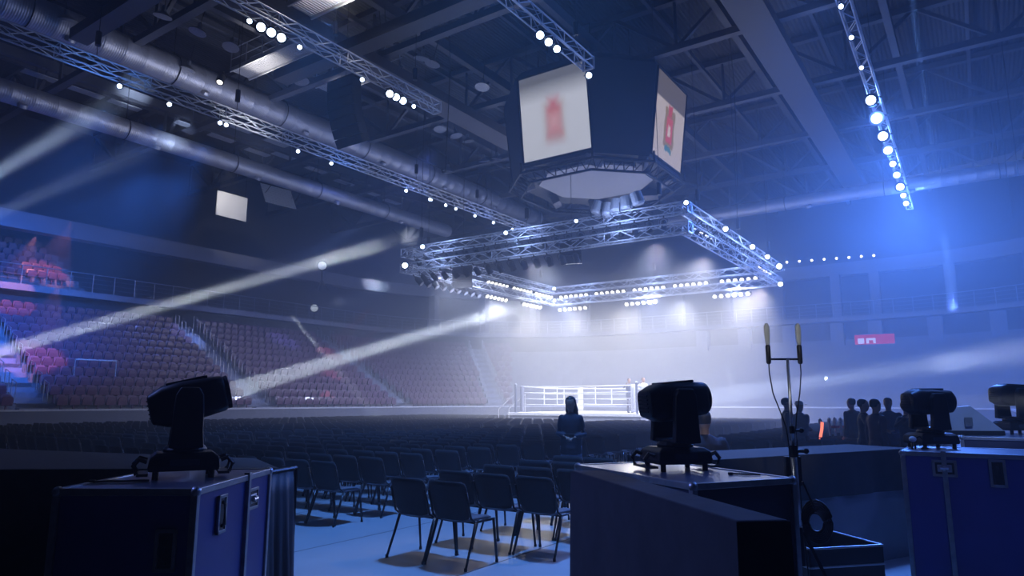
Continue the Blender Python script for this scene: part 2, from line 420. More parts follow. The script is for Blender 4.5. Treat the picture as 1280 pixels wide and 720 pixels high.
# ================================================================== FLOOR CHAIRS
def rrect(w, h, r, n=4):
    pts = []
    for cx, cy, a0 in ((w - r, h - r, 0), (-w + r, h - r, 90), (-w + r, -h + r, 180), (w - r, -h + r, 270)):
        for k in range(n + 1): t = R(a0 + 90 * k / n); pts.append((cx + r * math.cos(t), cy + r * math.sin(t)))
    return pts
def slab(mb, w, h, r, th, fn, n=4):
    """rounded rectangle slab (w,h half sizes); fn maps (u,v,side) to a point"""
    ring = rrect(w, h, r, n); inner = rrect(w * .93, h * .93, r * .8, n)
    secs = [[fn(u, v, -th * .5) for u, v in inner], [fn(u, v, -th * .3) for u, v in ring], [fn(u, v, th * .3) for u, v in ring], [fn(u, v, th * .5) for u, v in inner]]
    mb.loft(secs)
def chair_parts():
    back = MB(); back.smooth = False
    def fb(u, v, d):
        y = -.205 - .10 * (v + .18) / .36 + .9 * u * u * .35; nrm = d
        return (u * (1 + .12 * v), y + nrm, .64 + v)
    # curve needs columns: build as grid shell
    nu, nv = 10, 6; ou = []
    def pt(i, j, d):
        u = -1 + 2 * i / nu; v = -1 + 2 * j / nv
        # squircle corners
        uu = u * math.sqrt(1 - .17 * v ** 8 * abs(u) ** 2); vv = v * math.sqrt(1 - .17 * u ** 8 * abs(v) ** 2)
        th = .016 * (1 - .7 * max(abs(u), abs(v)) ** 6)
        x = uu * .24 * (1 + .05 * vv); z = .635 + vv * .19
        y = -.20 - .055 * (vv + 1) + .045 * u * u
        return (x, y + d * th, z)
    vs = [pt(i, j, 1) for j in range(nv + 1) for i in range(nu + 1)] + [pt(i, j, -1) for j in range(nv + 1) for i in range(nu + 1)]
    n1 = (nu + 1) * (nv + 1); fs = []
    for j in range(nv):
        for i in range(nu):
            a = j * (nu + 1) + i; fs.append((a + 1, a, a + nu + 1, a + nu + 2)); fs.append((n1 + a, n1 + a + 1, n1 + a + nu + 2, n1 + a + nu + 1))
    for i in range(nu):
        fs.append((i, i + 1, n1 + i + 1, n1 + i)); a = nv * (nu + 1) + i; fs.append((a + 1, a, n1 + a, n1 + a + 1))
    for j in range(nv):
        a = j * (nu + 1); fs.append((a + nu + 1, a, n1 + a, n1 + a + nu + 1)); a += nu; fs.append((a, a + nu + 1, n1 + a + nu + 1, n1 + a))
    back.smooth = True; back.add(vs, fs)
    seat = MB(); seat.smooth = True
    def sp(i, j, d):
        u = -1 + 2 * i / nu; v = -1 + 2 * j / nv
        uu = u * math.sqrt(1 - .2 * v ** 6 * u * u); vv = v * math.sqrt(1 - .2 * u ** 6 * v * v)
        th = .024 * (1 - .7 * max(abs(u), abs(v)) ** 8)
        z = .455 - .02 * (1 - u * u) * (1 - .3 * v) - .02 * max(0, v) ** 3
        return (uu * .235, .02 + vv * .205, z + d * th)
    vs = [sp(i, j, -1) for j in range(nv + 1) for i in range(nu + 1)] + [sp(i, j, 1) for j in range(nv + 1) for i in range(nu + 1)]
    seat.add(vs, fs)
    fr = MB(); fr.smooth = True
    for s in (-1, 1):
        x = s * .245
        fr.path([(x, .21, .425), (x, -.1, .425), (x, -.17, .47), (x, -.20, .56), (x, -.245, .72)], .0125, 6)
    fr.path([(-.245, .15, .42), (.245, .15, .42)], .011, 6); fr.path([(-.245, -.1, .42), (.245, -.1, .42)], .011, 6)
    legs = []
    for s in (-1, 1):
        for y0, y1 in ((.19, .235), (-.10, -.265)):
            l = MB(); l.smooth = True; x = s * .25
            l.path([(x, y0, .425), (x * 1.02, (y0 + y1) / 2, .21), (x * 1.04, y1, .012)], [.015, .014, .0125], 6)
            l.tube((x * 1.04, y1, 0), (x * 1.04, y1, .03), .017, 6); legs.append(l)
    return back, seat, fr, legs
chair0 = thing('stacking_chair', 'x', 'chair')
bk, se, fr, lg = chair_parts()
bk.build('backrest', M_chair, chair0); se.build('seat', M_chairseat, chair0); fr.build('frame', M_chairmetal, chair0)
for l in lg: l.build('leg', M_chairmetal, chair0)
CT = tree_of(chair0)
allm = MB(); 
for p, mi in ((bk, 0), (se, 1), (fr, 2), *[(l, 2) for l in lg]):
    allm.mi = mi; allm.smooth = True; allm.add(p.v, p.f)
CHMATS = [M_chair, M_chairseat, M_chairmetal]
low = MB(); low.mi = 0   # low detail for the distant ones
low.loft([[(-.22, -.2, .46), (.22, -.2, .46), (.22, -.22, .46), (-.22, -.22, .46)], [(-.24, -.25, .78), (.24, -.25, .78), (.24, -.275, .78), (-.24, -.275, .78)], [(-.2, -.265, .82), (.2, -.265, .82), (.2, -.28, .82), (-.2, -.28, .82)]])
low.mi = 1; low.box(-.23, .23, -.17, .22, .43, .475); low.mi = 2
for x in (-.25, .25):
    low.tube((x, .19, .43), (x, .235, 0), .014, 4); low.tube((x, -.1, .43), (x, -.265, 0), .014, 4); low.tube((x, -.17, .45), (x, -.245, .75), .013, 4)
PITCH = .545; ROWP = .86
blocks = []      # (first a, direction, count, name)
chairs = []
def ring_clear(a, b): return not (abs(a) < 5.6 and abs(b) < 5.6)
for r in range(34):
    b = -28.1 + ROWP * r
    # right block
    nR = 2 if r == 0 else (3 if r == 1 else (5 if r < 5 else 8))
    off = 11.98 if r == 0 else 11.9
    for k in range(nR): chairs.append((off + PITCH * k, b, 'right of the aisle', k, r))
    # left blocks
    for blk, (a1, n) in enumerate(((9.66, 12), (1.7, 12), (-6.3, 12))):
        for k in range(n):
            a = a1 - PITCH * k
            if blk == 0 and r == 0: continue
            chairs.append((a, b, ['left of the aisle', 'in the second block left', 'in the third block left'][blk], k, r))
keep = []
for (a, b, side, k, r) in chairs:
    P = W(a, b)
    if not ring_clear(a, b): continue
    if b > 10.5: continue
    if P.x < -2.0 and P.y < 8.9 + (-2.0 - P.x) * .75: continue
    if P.x > 1.2 and P.y < 8.6: continue
    if P.x < .6 and P.y < 6.0: continue
    if (Vector((P.x, P.y)) - Vector((.93, 11.0))).length < .55: continue
    x, y = pxof((P.x, P.y, .8))
    if x < -15 or x > 1290: continue
    if P.y < 14 and not (340 < x < 760): 
        if x > 760: continue
    keep.append((P, a, b, side, k, r))
keep.sort(key=lambda c: c[0].length)
NFULL, NIND = 48, 296
used0 = False
for n_, (P, a, b, side, k, r) in enumerate(keep[:NIND]):
    rz = -TH + random.uniform(-.05, .05); jit = Vector((random.uniform(-.02, .02), random.uniform(-.02, .02), 0))
    if n_ < NFULL:
        c = chair0 if not used0 else dup(chair0, tree=CT); used0 = True
    else:
        if n_ == NFULL: base = allm.build('stacking_chair', CHMATS); c = base
        else: c = dup(base)
    c.location = P + jit; c.rotation_euler = (0, 0, rz)
    tag(c, 'black stacking chair, %s seat %s, %s row from the camera' % (ORD[k], side, ORD[r]), 'chair', 'black chairs on the arena floor')
mb = MB()
for (P, a, b, side, k, r) in keep[NIND:]:
    T = Matrix.Translation(P) @ Matrix.Rotation(-TH, 4, 'Z'); base_i = len(mb.m)
    o_ = len(mb.v); mb.v += [tuple(T @ Vector(p)) for p in low.v]; mb.f += [tuple(i + o_ for i in f) for f in low.f]; mb.m += low.m; mb.s += low.s
tag(mb.build('distant_chairs', CHMATS), 'mass of distant black chairs filling the floor up to the boxing ring', 'chairs', kind='stuff')

# ================================================================== BOXING RING
ring = thing('boxing_ring', 'white roped boxing ring with pale canvas under the lighting rig', 'boxing ring', W(0, 0, 0), -TH)
HR = 3.7; RP = 3.15
m = MB(); m.box(-HR, HR, -HR, HR, .88, 1.0, ch=.03); m.build('platform', mat('ring_frame', (.4, .4, .43), .6), ring)
m = MB(); m.box(-HR + .02, HR - .02, -HR + .02, HR - .02, 1.0, 1.03, ch=.01); m.build('canvas', mat('ring_canvas', (.78, .79, .82), .7, noise=.06), ring)
for sx, sy, rot in ((0, -1, 0), (1, 0, 90), (0, 1, 180), (-1, 0, 270)):
    m = MB(); T = Matrix.Rotation(R(rot), 4, 'Z'); vs = []; n = 60
    for i in range(n + 1):
        x = -HR + 2 * HR * i / n; y = -HR - .03 - .02 * math.sin(i * 1.9)
        vs += [(x, y, .12), (x, -HR - .012, .93)]
    fs = [(2 * i, 2 * i + 2, 2 * i + 3, 2 * i + 1) for i in range(n)]
    m.add(vs, fs, T); m.build('apron_skirt', mat('ring_skirt', (.3, .31, .36), .8, noise=.15), ring)
for rot in (0, 90, 180, 270):
    T = Matrix.Rotation(R(rot), 4, 'Z'); m = MB(); m.box(-HR - .05, HR + .05, -HR - .07, -HR - .02, .9, 1.04, T, ch=.015); m.build('apron_edge', M_white, ring)
for sx, sy in ((-1, -1), (1, -1), (1, 1), (-1, 1)):
    m = MB(); m.tube((sx * (RP + .3), sy * (RP + .3), 0), (sx * (RP + .3), sy * (RP + .3), 2.48), .06, 12); m.ball((sx * (RP + .3), sy * (RP + .3), 2.48), .07)
    p = m.build('corner_post', mat('ring_post', (.3, .32, .4), .4, .5), ring)
    m = MB()
    cmat = M_white if (sx, sy) != (-1, -1) else mat('grey_corner', (.33, .34, .42), .5)
    if (sx, sy) == (1, -1): cmat = M_white
    m.box(-.16, .16, -.08, .08, 1.1, 2.42, Matrix.Translation((sx * (RP + .06), sy * (RP + .06), 0)) @ Matrix.Rotation(math.atan2(-sx, sy) if True else 0, 4, 'Z'), ch=.05)
    m.build('corner_pad', cmat, ring)
for j, z in enumerate((1.46, 1.76, 2.07, 2.38)):
    for rot in (0, 90, 180, 270):
        m = MB(); m.smooth = True; T = Matrix.Rotation(R(rot), 4, 'Z')
        m.path([(-RP - .1 + (2 * RP + .2) * i / 12, -RP, z - .035 * math.sin(PI * i / 12)) for i in range(13)], .024 if j < 3 else .034, 6, T)
        m.build('rope', M_rope, ring)
for rot in (0, 90, 180, 270):
    for x in (-1.1, 1.1):
        m = MB(); T = Matrix.Rotation(R(rot), 4, 'Z'); m.box(x - .02, x + .02, -RP - .03, -RP + .03, 1.42, 2.37, T); m.build('rope_spacer', M_white, ring)
# steps with handrails at the left corner
st = thing('ring_steps', 'low white steps with pipe handrails at the left corner of the ring', 'steps', W(-4.6, -2.2, 0), -TH)
m = MB()
for i in range(4): m.box(-.55 + .27 * i, .7, -.5, .5, .24 * i, .24 * (i + 1))
m.build('treads', mat('step_grey', (.4, .4, .45), .6), st)
for s in (-.5, .5):
    m = MB(); m.path([(-.5, s, .2), (-.5, s, 1.2), (.6, s, 2.0), (.6, s, .95)], .025, 6); m.build('handrail', M_white, st)
# ================================================================== TRUSSES, RIG, CUBE, DUCTS
def truss_mesh(mb, L, w=.4, h=.4, step=.7, rc=.03, rd=.02):
    c = [(-w / 2, -h / 2), (w / 2, -h / 2), (w / 2, h / 2), (-w / 2, h / 2)]
    for y, z in c: mb.tube((0, y, z), (L, y, z), rc, 6)
    n = max(1, round(L / step)); s = L / n
    for k in range(4):
        y0, z0 = c[k]; y1, z1 = c[(k + 1) % 4]
        for i in range(n):
            if i % 2: mb.tube((i * s, y0, z0), ((i + 1) * s, y1, z1), rd, 4, cap=False)
            else: mb.tube((i * s, y1, z1), ((i + 1) * s, y0, z0), rd, 4, cap=False)
            if i % 4 == 0: mb.tube((i * s, y0, z0), (i * s, y1, z1), rd, 4, cap=False)
def truss(P, Q, label, w=.42, step=.75, group=None, cables=(), top=19.6):
    P = Vector(P); Q = Vector(Q); d = Q - P; t = thing('lighting_truss', label, 'truss', P, math.atan2(d.y, d.x), group)
    mb = MB(); truss_mesh(mb, d.length, w, w, step); mb.build('lattice', M_truss, t)
    for x in (0.02, d.length - .02):
        m = MB()
        e = w / 2 + .035
        for y0, y1, z0, z1 in ((-e, e, -e, -e + .06), (-e, e, e - .06, e), (-e, -e + .06, -e, e), (e - .06, e, -e, e)): m.box(x - .03, x + .03, y0, y1, z0, z1)
        m.tube((x, -e + .03, -e + .03), (x, e - .03, e - .03), .018, 6)
        m.build('end_plate', M_truss, t)
    for f_ in cables:
        m = MB(); x = d.length * f_; m.tube((x, 0, w / 2), (x, 0, top - P.z), .012, 5); m.tube((x, 0, w / 2 + .5), (x, 0, w / 2 + 1.0), .1, 8); m.build('chain_hoist', M_blackm, t)
    return t
HH = 7.64; ZU, ZL = 9.4, 8.55
for z, lv in ((ZU, 'upper'), (ZL, 'lower')):
    truss(W(-HH - .22, -HH, z), W(HH + .22, -HH, z), lv + ' truss on the near side of the rig over the ring', cables=(.08, .5, .92) if lv == 'upper' else ())
    truss(W(HH, -HH + .27, z), W(HH, HH - .27, z), lv + ' truss on the right side of the rig over the ring', cables=(.1, .5, .9) if lv == 'upper' else ())
    truss(W(-HH - .22, HH, z), W(HH + .22, HH, z), lv + ' truss on the far side of the rig over the ring', cables=(.5,) if lv == 'upper' else ())
    truss(W(-HH, -HH + .27, z), W(-HH, HH - .27, z), lv + ' truss on the left side of the rig over the ring', cables=(.1, .5, .9) if lv == 'upper' else ())
TL = truss(W(-7.1, -31, 13), W(-7.1, 5, 13), 'long thin truss slanting down the upper left under the big silver duct', cables=(.2, .35, .5, .65, .8))
T2 = truss(W(-1.2, -27, 14), W(-1.2, -12.8, 14), 'truss at top centre left carrying rows of blue-white lamps', cables=(.3, .6, .9))
T3 = truss(W(6.0, -22, 14), W(6.0, -12.6, 14), 'short truss at the top centre reaching the scoreboard', cables=(.5, .9))
T4 = truss(W(14.6, -16, 14), W(14.2, 15.8, 14), 'truss on the upper right carrying the column of glaring lamps', w=.36, cables=(.2, .4, .6, .8))

def par_can(name, lens, label, cat='stage light'):
    t = thing(name, label, cat); m = MB()     # hangs below its origin, beam along -Z
    m.lathe([(.10, -.02), (.12, -.06), (.125, -.30), (.145, -.34), (.14, -.36)], 14); m.ball((0, 0, -.03), .10, 12, 6, sz=.8); m.build('housing', M_black, t)
    m = MB(); m.lathe([(.001, -.362), (.07, -.366), (.132, -.352), (.132, -.34)][::-1], 14); m.build('lens', lens, t)
    m = MB(); m.path([(.16, 0, -.2), (.17, 0, .06), (0, 0, .16), (-.17, 0, .06), (-.16, 0, -.2)], .014, 5); m.tube((0, 0, .14), (0, 0, .24), .03, 6); m.build('yoke', M_blackm, t)
    return t
def place(proto, tr, loc, aim=None, label=None, scale=1, group=None):
    o = proto if not proto.get('_u') else dup(proto, tree=tr)
    if not proto.get('_u'): proto['_u'] = 1
    if '_u' in o and o is not proto: del o['_u']
    o.location = loc
    if aim is not None: o.rotation_euler = (Vector(aim) - Vector(loc)).to_track_quat('-Z', 'Y').to_euler()
    o.scale = (scale,) * 3
    if label: o['label'] = label
    if group: o['group'] = group
    return o
parC = par_can('stage_lamp', M_lampC, 'x'); trC = tree_of(parC)
parW = par_can('white_stage_lamp', M_lampW, 'x'); trW = tree_of(parW)
M_lens_off = mat('lens_unlit', (.35, .37, .42), .15, .3)
parO = par_can('par_can', M_lens_off, 'x'); trO = tree_of(parO)
cam_pt = Vector((0, 0, 1.6))
# column of glaring lamps on the right truss
glare = [(1100, 123, 1.5), (1107, 146, 1.7), (1112, 169, 1.6), (1117, 187, 1.5), (1122, 204, 1.2), (1125, 218, 1.2), (1128, 233, 1.6), (1130, 244, 1.2), (1131, 254, 1.2)]
def truss_hit(px, a0, a1, b0, b1, z):        # point of a truss whose column matches px
    best = None
    for k in range(400):
        t = k / 399; P = W(a0 + (a1 - a0) * t, b0 + (b1 - b0) * t, z); x, y = pxof(P); e = abs(x - px)
        if best is None or e < best[0]: best = (e, P)
    return best[1]
def truss_hit_y(py, a0, a1, b0, b1, z):
    best = None
    for k in range(600):
        t = k / 599; P = W(a0 + (a1 - a0) * t, b0 + (b1 - b0) * t, z); x, y = pxof(P); e = abs(y - py)
        if best is None or e < best[0]: best = (e, P)
    return best[1]
T4p = (14.6, 14.2, -16, 15.8, 13.5)
for k, (x, y, s) in enumerate(glare):
    P = truss_hit_y(y, *T4p); place(parC, trC, P, cam_pt + Vector((0, 6, 0)), 'glaring blue-white lamp, %s from the top of the bright column on the right truss' % ORD[k], s * 1.25)
for k, y in enumerate((6, 46, 84)):
    P = truss_hit_y(y, *T4p); place(parC, trC, P, cam_pt + Vector((0, 6, 0)), 'small cool lamp, %s from the top above the glaring column on the right truss' % ORD[k], .75)
for k, (x, s) in enumerate(((312, .8), (326, 1.4), (339, 1.4), (352, 1.4), (375, .8), (453, .8), (487, 1.4), (495, 1.4), (504, 1.4), (517, .8))):
    P = truss_hit(x, -1.2, -1.2, -27, -12.8, 13.55); place(parC, trC, P, cam_pt, 'blue-white lamp under the top centre left truss, %s from the left' % ORD[k], s)
for k, (x, s) in enumerate(((675, 1.3), (686, 1.3), (696, 1.2), (739, 1.1))):
    P = truss_hit(x, 6, 6, -22, -12.6, 13.55); place(parC, trC, P, cam_pt, 'blue-white lamp %s from the left under the truss above the scoreboard' % ORD[k], s)
xs = [149, 213, 274, 282, 372, 414, 508, 537, 539, 557, 570, 594, 617, 640]
for k, x in enumerate(xs):
    P = truss_hit(x, -7.1, -7.1, -31, 5, 12.55); place(parC, trC, P, cam_pt, 'small white lamp, %s from the left on the long upper left truss' % ORD[k], .8)
# LED bars of six white lamps
def led_bar(n):
    t = thing('blinder_bar', 'x', 'light bar'); m = MB(); L = .40 * n
    m.box(-L / 2, L / 2, -.10, .10, -.05, .10, ch=.015); m.build('housing', M_black, t)
    for k in range(n):
        m = MB(); x = -L / 2 + .20 + .40 * k; m.lathe([(.08, -.03), (.115, -.055), (.11, -.085), (.06, -.11), (.001, -.12)][::-1], 12, Matrix.Translation((x, 0, 0))); m.build('lens', M_lampW, t)
    m = MB()
    for x in (-L / 2 + .1, L / 2 - .1): m.box(x - .02, x + .02, -.02, .02, .1, .35)
    m.build('bracket', M_blackm, t)
    return t
bar6 = led_bar(6); tr6 = tree_of(bar6)
def put_bar(a, b, z, facing, label):
    o = bar6 if not bar6.get('_u') else dup(bar6, tree=tr6)
    bar6['_u'] = 1
    if o is not bar6 and '_u' in o: del o['_u']
    o.location = W(a, b, z)
    tgt = W(0, -3, 1.5) if facing == 'far' else W(0, 0, 1.5)
    along = AV if facing in ('far', 'near') else BV
    dn = -(tgt - W(a, b, z)); dn = dn - along * dn.dot(along); dn.normalize(); y = dn.cross(along)
    o.rotation_euler = Matrix((along, y, dn)).transposed().to_euler(); o['label'] = label
for k, a in enumerate((-6.0, -3.2, -.4, 2.4, 5.4)): put_bar(a, HH - .05, ZU - .5, 'far', 'white six-lamp bar under the upper far truss, %s from the left' % ORD[k])
for k, a in enumerate((-6.1, -1.0, 4.9)): put_bar(a, HH - .05, ZL - .55, 'far', 'white six-lamp bar under the lower far truss, %s from the left' % ORD[k])
for k, b in enumerate((0.6, 3.4, 6.1)): put_bar(-HH + .05, b, ZU - .5, 'left', 'white six-lamp bar under the upper left truss, %s from the near end' % ORD[k])
for k, b in enumerate((0.5, 4.6, )): put_bar(-HH + .05, b, ZL - .55, 'left', 'white six-lamp bar under the lower left truss, %s from the near end' % ORD[k])
for k, b in enumerate((-5.2, 5.2)): put_bar(HH - .05, b, ZU - .5, 'left', 'white six-lamp bar under the right side truss, %s from the near end' % ORD[k])
# par cans between the two levels
for k in range(22):
    a = -6.9 + k * .65; place(parO, trO, W(a, -HH, ZU - .45), W(a * .6, -1, 1), 'black par can between the near trusses, %s from the left' % ORD[k], 1.0)
for k in range(14):
    a = -6.6 + k * .7; place(parO, trO, W(a, -HH + .1, ZL - .45), W(a * .6, -1, 1), 'black par can under the lower near truss, %s from the left' % ORD[k], 1.1)
for k in range(12):
    b = -6.6 + k * .7; place(parO, trO, W(HH, b, ZU - .45), W(1, b * .6, 1), 'black par can on the right side of the rig, %s from the near corner' % ORD[k], 1.1)
for k in range(9):
    b = -6.8 + k * .65; place(parO, trO, W(-HH, b, ZL - .4), W(-1, b * .6, 1), 'black par can on the left side of the rig, %s from the near corner' % ORD[k], 1.25)
# cool corner and edge lamps on the rig
for k, (a, b, z, s, nm) in enumerate(((-HH, -HH, ZL, 1.5, 'at the left corner'), (-HH + 1.2, -HH, ZU, 1.1, 'near the left corner'), (HH, HH, ZU - .1, 1.6, 'at the far right corner'),
        (HH, HH, ZL - .3, 1.4, 'low at the far right corner'), (-HH, HH, ZU, 1.2, 'at the far left corner'), (-HH, HH, ZL, 1.1, 'low at the far left corner'), (HH, -HH, ZU, .9, 'at the near right corner'),
        (HH, -2.5, ZU, 1.2, 'along the right truss'), (HH, 2.0, ZU, 1.3, 'past the middle of the right truss'), (HH, 5, ZU, 1.3, 'towards the end of the right truss'), (-1.2, -HH, ZU, .9, 'left of the middle of the near truss'), (2.6, -HH, ZU, .8, 'right of the middle of the near truss'))):
    place(parC, trC, W(a, b, z + .1) + Vector((0, -.35, 0)), cam_pt, 'cool lamp pointing out %s of the ring rig' % nm, s)
for k, px in enumerate((747, 760, 771, 783, 797)):
    P = truss_hit(px, -HH, HH, -HH - .1, -HH - .1, ZU + .35); m = MB(); t = thing('drum_light', 'round white drum lamp on top of the near rig truss, %s from the left' % ORD[k], 'stage light', P + Vector((0, 0, (.25, .1, .2, .25, .35)[k])))
    m.lathe([(.12, .3), (.25, .26), (.27, -.2), (.22, -.28), (.001, -.3)][::-1], 14, Matrix.Rotation(R(20 - k * 9), 4, 'Y')); m.build('drum', mat('drum_white', (.85, .85, .88), .5), t)
    m = MB(); m.path([(-.3, 0, 0), (-.3, 0, -.4), (0, 0, -.62 ), (.3, 0, -.4), (.3, 0, 0)], .02, 5); m.build('yoke', M_blackm, t)
# hanging loudspeakers
def speaker_hang(P, rz, n, label, w=1.0, curve=4):
    t = thing('line_array', label, 'loudspeaker', P, rz); z = 0; ang = 0; y = 0
    for k in range(n):
        m = MB(); T = Matrix.Translation((0, y, z)) @ Matrix.Rotation(R(ang), 4, 'X'); m.loft([[(-w / 2, -.3, 0), (w / 2, -.3, 0), (w / 2 * .8, .3, 0), (-w / 2 * .8, .3, 0)], [(-w / 2, -.3, -.36), (w / 2, -.3, -.36), (w / 2 * .8, .3, -.36), (-w / 2 * .8, .3, -.36)]], T)
        m.build('cabinet', M_black, t); m = MB(); m.box(-w / 2 + .04, w / 2 - .04, -.315, -.3, -.33, -.03, T); m.build('grille', mat('speaker_grille', (.03, .03, .035), .7), t)
        z -= .37 * math.cos(R(ang)); y += .37 * math.sin(R(ang)); ang += curve
    m = MB(); m.box(-w / 2, w / 2, -.3, .3, .02, .08); m.tube((0, 0, .05), (0, 0, 19.5 - P.z), .012, 5); m.build('flying_frame', M_blackm, t)
speaker_hang(W(-6.2, -4.6, 9.3), -TH + .5, 4, 'dark hanging loudspeaker stack under the left part of the rig', 1.1)
speaker_hang(W(1.6, -6.2, 9.1), -TH + .3, 3, 'dark hanging loudspeaker stack under the middle of the near truss', 1.0)
speaker_hang(W(-3.4, -16, 14.5), -TH, 7, 'big black line array hanging beside the top centre left truss', 1.5, 5)
speaker_hang(W(3.1, -19.0, 16.5), -TH, 5, 'black loudspeaker stack hanging at the top left of the scoreboard', 1.4, 5)

# ---------------------------------------------------------------- scoreboard cube
J = thing('hanging_scoreboard', 'dark eight-sided hanging scoreboard with lit screens above the ring', 'scoreboard', W(1.8, -4.05, 0), -TH)
h, w2 = 3.9, 1.9
def octo(h, w): return [(-w, -h), (w, -h), (h, -w), (h, w), (w, h), (-w, h), (-h, w), (-h, -w)]
def ring_loft(mb, specs):
    secs = []
    for (hh, ww, z) in specs: secs.append([(x, y, z) for x, y in octo(hh, ww)])
    mb.loft(secs)
m = MB(); ring_loft(m, [(3.1, 1.5, 12.9), (3.72, 1.88, 12.55), (4.25, 2.0, 16.9), (4.0, 1.8, 17.3), (2.5, 1.0, 17.4)])
m.build('body', mat('scoreboard_body', (.035, .037, .05), .5), J)
# crest drawn in the object plane: white field, red shield with pale beast, ornate frame
def mat_screen(name, blur, bright):
    m = bpy.data.materials.new(name); m.use_nodes = True; nt = m.node_tree; n = nt.nodes; l = nt.links; b = n['Principled BSDF']
    b.inputs['Base Color'].default_value = (.02, .02, .02, 1); b.inputs['Roughness'].default_value = .4
    at = n.new('ShaderNodeAttribute'); at.attribute_name = 'scr'; sp = n.new('ShaderNodeSeparateXYZ'); l.new(at.outputs['Vector'], sp.inputs[0])
    def mm(op, a, c=None, clamp=False):
        q = n.new('ShaderNodeMath'); q.operation = op; q.use_clamp = clamp
        for i, v in enumerate((a, c)):
            if v is None: continue
            if isinstance(v, (int, float)): q.inputs[i].default_value = v
            else: l.new(v, q.inputs[i])
        return q.outputs[0]
    X, Y = mm('MULTIPLY', sp.outputs[0], 1.5 if blur else 1.15), mm('ADD', mm('MULTIPLY', sp.outputs[1], 1.3 if blur else 1.1), .06)
    nz = n.new('ShaderNodeTexNoise'); nz.inputs['Scale'].default_value = 9; l.new(at.outputs['Vector'], nz.inputs['Vector'])
    wob = mm('MULTIPLY', mm('SUBTRACT', nz.outputs['Fac'], .5), .12 if not blur else .02)
    def soft(d, e): return mm('SUBTRACT', 1.0, mm('DIVIDE', mm('SUBTRACT', d, -e), 2 * e, True), True)
    def boxd(cx, cy, hx, hy): return mm('MAXIMUM', mm('SUBTRACT', mm('ABSOLUTE', mm('SUBTRACT', X, cx)), hx), mm('SUBTRACT', mm('ABSOLUTE', mm('SUBTRACT', Y, cy)), hy))
    e = .11 if blur else .012
    frame = soft(mm('ADD', boxd(0, -.02, .19, .25), wob), e); shield = soft(boxd(0, -.03, .115, .165), e)
    crown = soft(mm('ADD', boxd(0, .22, .07, .07), wob), e); beast = soft(mm('ADD', boxd(.0, -.03, .05, .07), mm('MULTIPLY', wob, .8)), e); rib = soft(mm('ADD', boxd(0, -.28, .13, .03), wob), e)
    def mix(fac, A, Bc):
        q = n.new('ShaderNodeMix'); q.data_type = 'RGBA'; l.new(fac, q.inputs['Factor'])
        for nm, v in (('A', A), ('B', Bc)):
            s = [x for x in q.inputs if x.name == nm and x.type == 'RGBA'][0]
            if isinstance(v, tuple): s.default_value = (*v, 1)
            else: l.new(v, s)
        return [x for x in q.outputs if x.type == 'RGBA'][0]
    base = (.62, .64, .72) if blur else (.60, .52, .52)
    gold = (.5, .42, .4) if blur else (.33, .24, .16)
    c = mix(frame, base, gold); c = mix(crown, c, (.55, .1, .12)); c = mix(rib, c, (.1, .25, .35) if not blur else (.5, .3, .3)); c = mix(shield, c, (.6, .12, .15)); c = mix(beast, c, (.7, .5, .5) if blur else (.75, .62, .6))
    l.new(c, b.inputs['Emission Color'])
    top = mm('MULTIPLY', soft(mm('SUBTRACT', sp.outputs[1], .30 if blur else .22), .12 if blur else .012), 1.0)  # upper quarter dimmed: shadow painted on the soft screen, grey panel on the sharp
    b.inputs['Emission Strength'].default_value = bright
    st = mm('MULTIPLY', mm('ADD', mm('MULTIPLY', top, .75), .25), bright); l.new(st, b.inputs['Emission Strength'])
    try: m.cycles.emission_sampling = 'NONE'
    except Exception: pass
    return m
scrL = mat_screen('screen_soft_crest', True, .8); scrR = mat_screen('screen_sharp_crest', False, .75)
def screen(rot, m_, nm, lab=None):
    T = Matrix.Rotation(R(rot), 4, 'Z'); mb = MB()
    def P(u, z, d=0): hh = 3.72 + (4.25 - 3.72) * (z - 12.55) / 4.35 + .05 + d; return (u, -hh, z)
    z0, z1, u = 12.72, 16.8, 1.84
    mb.add([P(-u, z0), P(u, z0), P(u, z1), P(-u, z1), P(-u, z0, -.06), P(u, z0, -.06), P(u, z1, -.06), P(-u, z1, -.06)], [(0, 1, 2, 3), (0, 4, 5, 1), (1, 5, 6, 2), (2, 6, 7, 3), (3, 7, 4, 0), (4, 7, 6, 5)], T)
    o = mb.build(nm, m_, J); at = o.data.attributes.new('scr', 'FLOAT_VECTOR', 'POINT')
    for i, q in enumerate([(-.5, -.5), (.5, -.5), (.5, .5), (-.5, .5)] * 2): at.data[i].vector = (q[0], q[1] + (0.02), 0)
    if lab: o['label'] = lab
    fr = MB()
    for A_, B_ in ((P(-u, z0), P(u, z0)), (P(-u, z1), P(u, z1)), (P(-u, z0), P(-u, z1)), (P(u, z0), P(u, z1))): fr.tube(A_, B_, .06, 6, M=T)
    fr.build('screen_frame', M_blackm, J)
screen(0, scrL, 'screen', 'pale screen with a soft red crest'); screen(90, scrR, 'screen', 'pale screen with a sharp red shield crest')
screen(180, scrR, 'screen'); screen(270, scrL, 'screen')
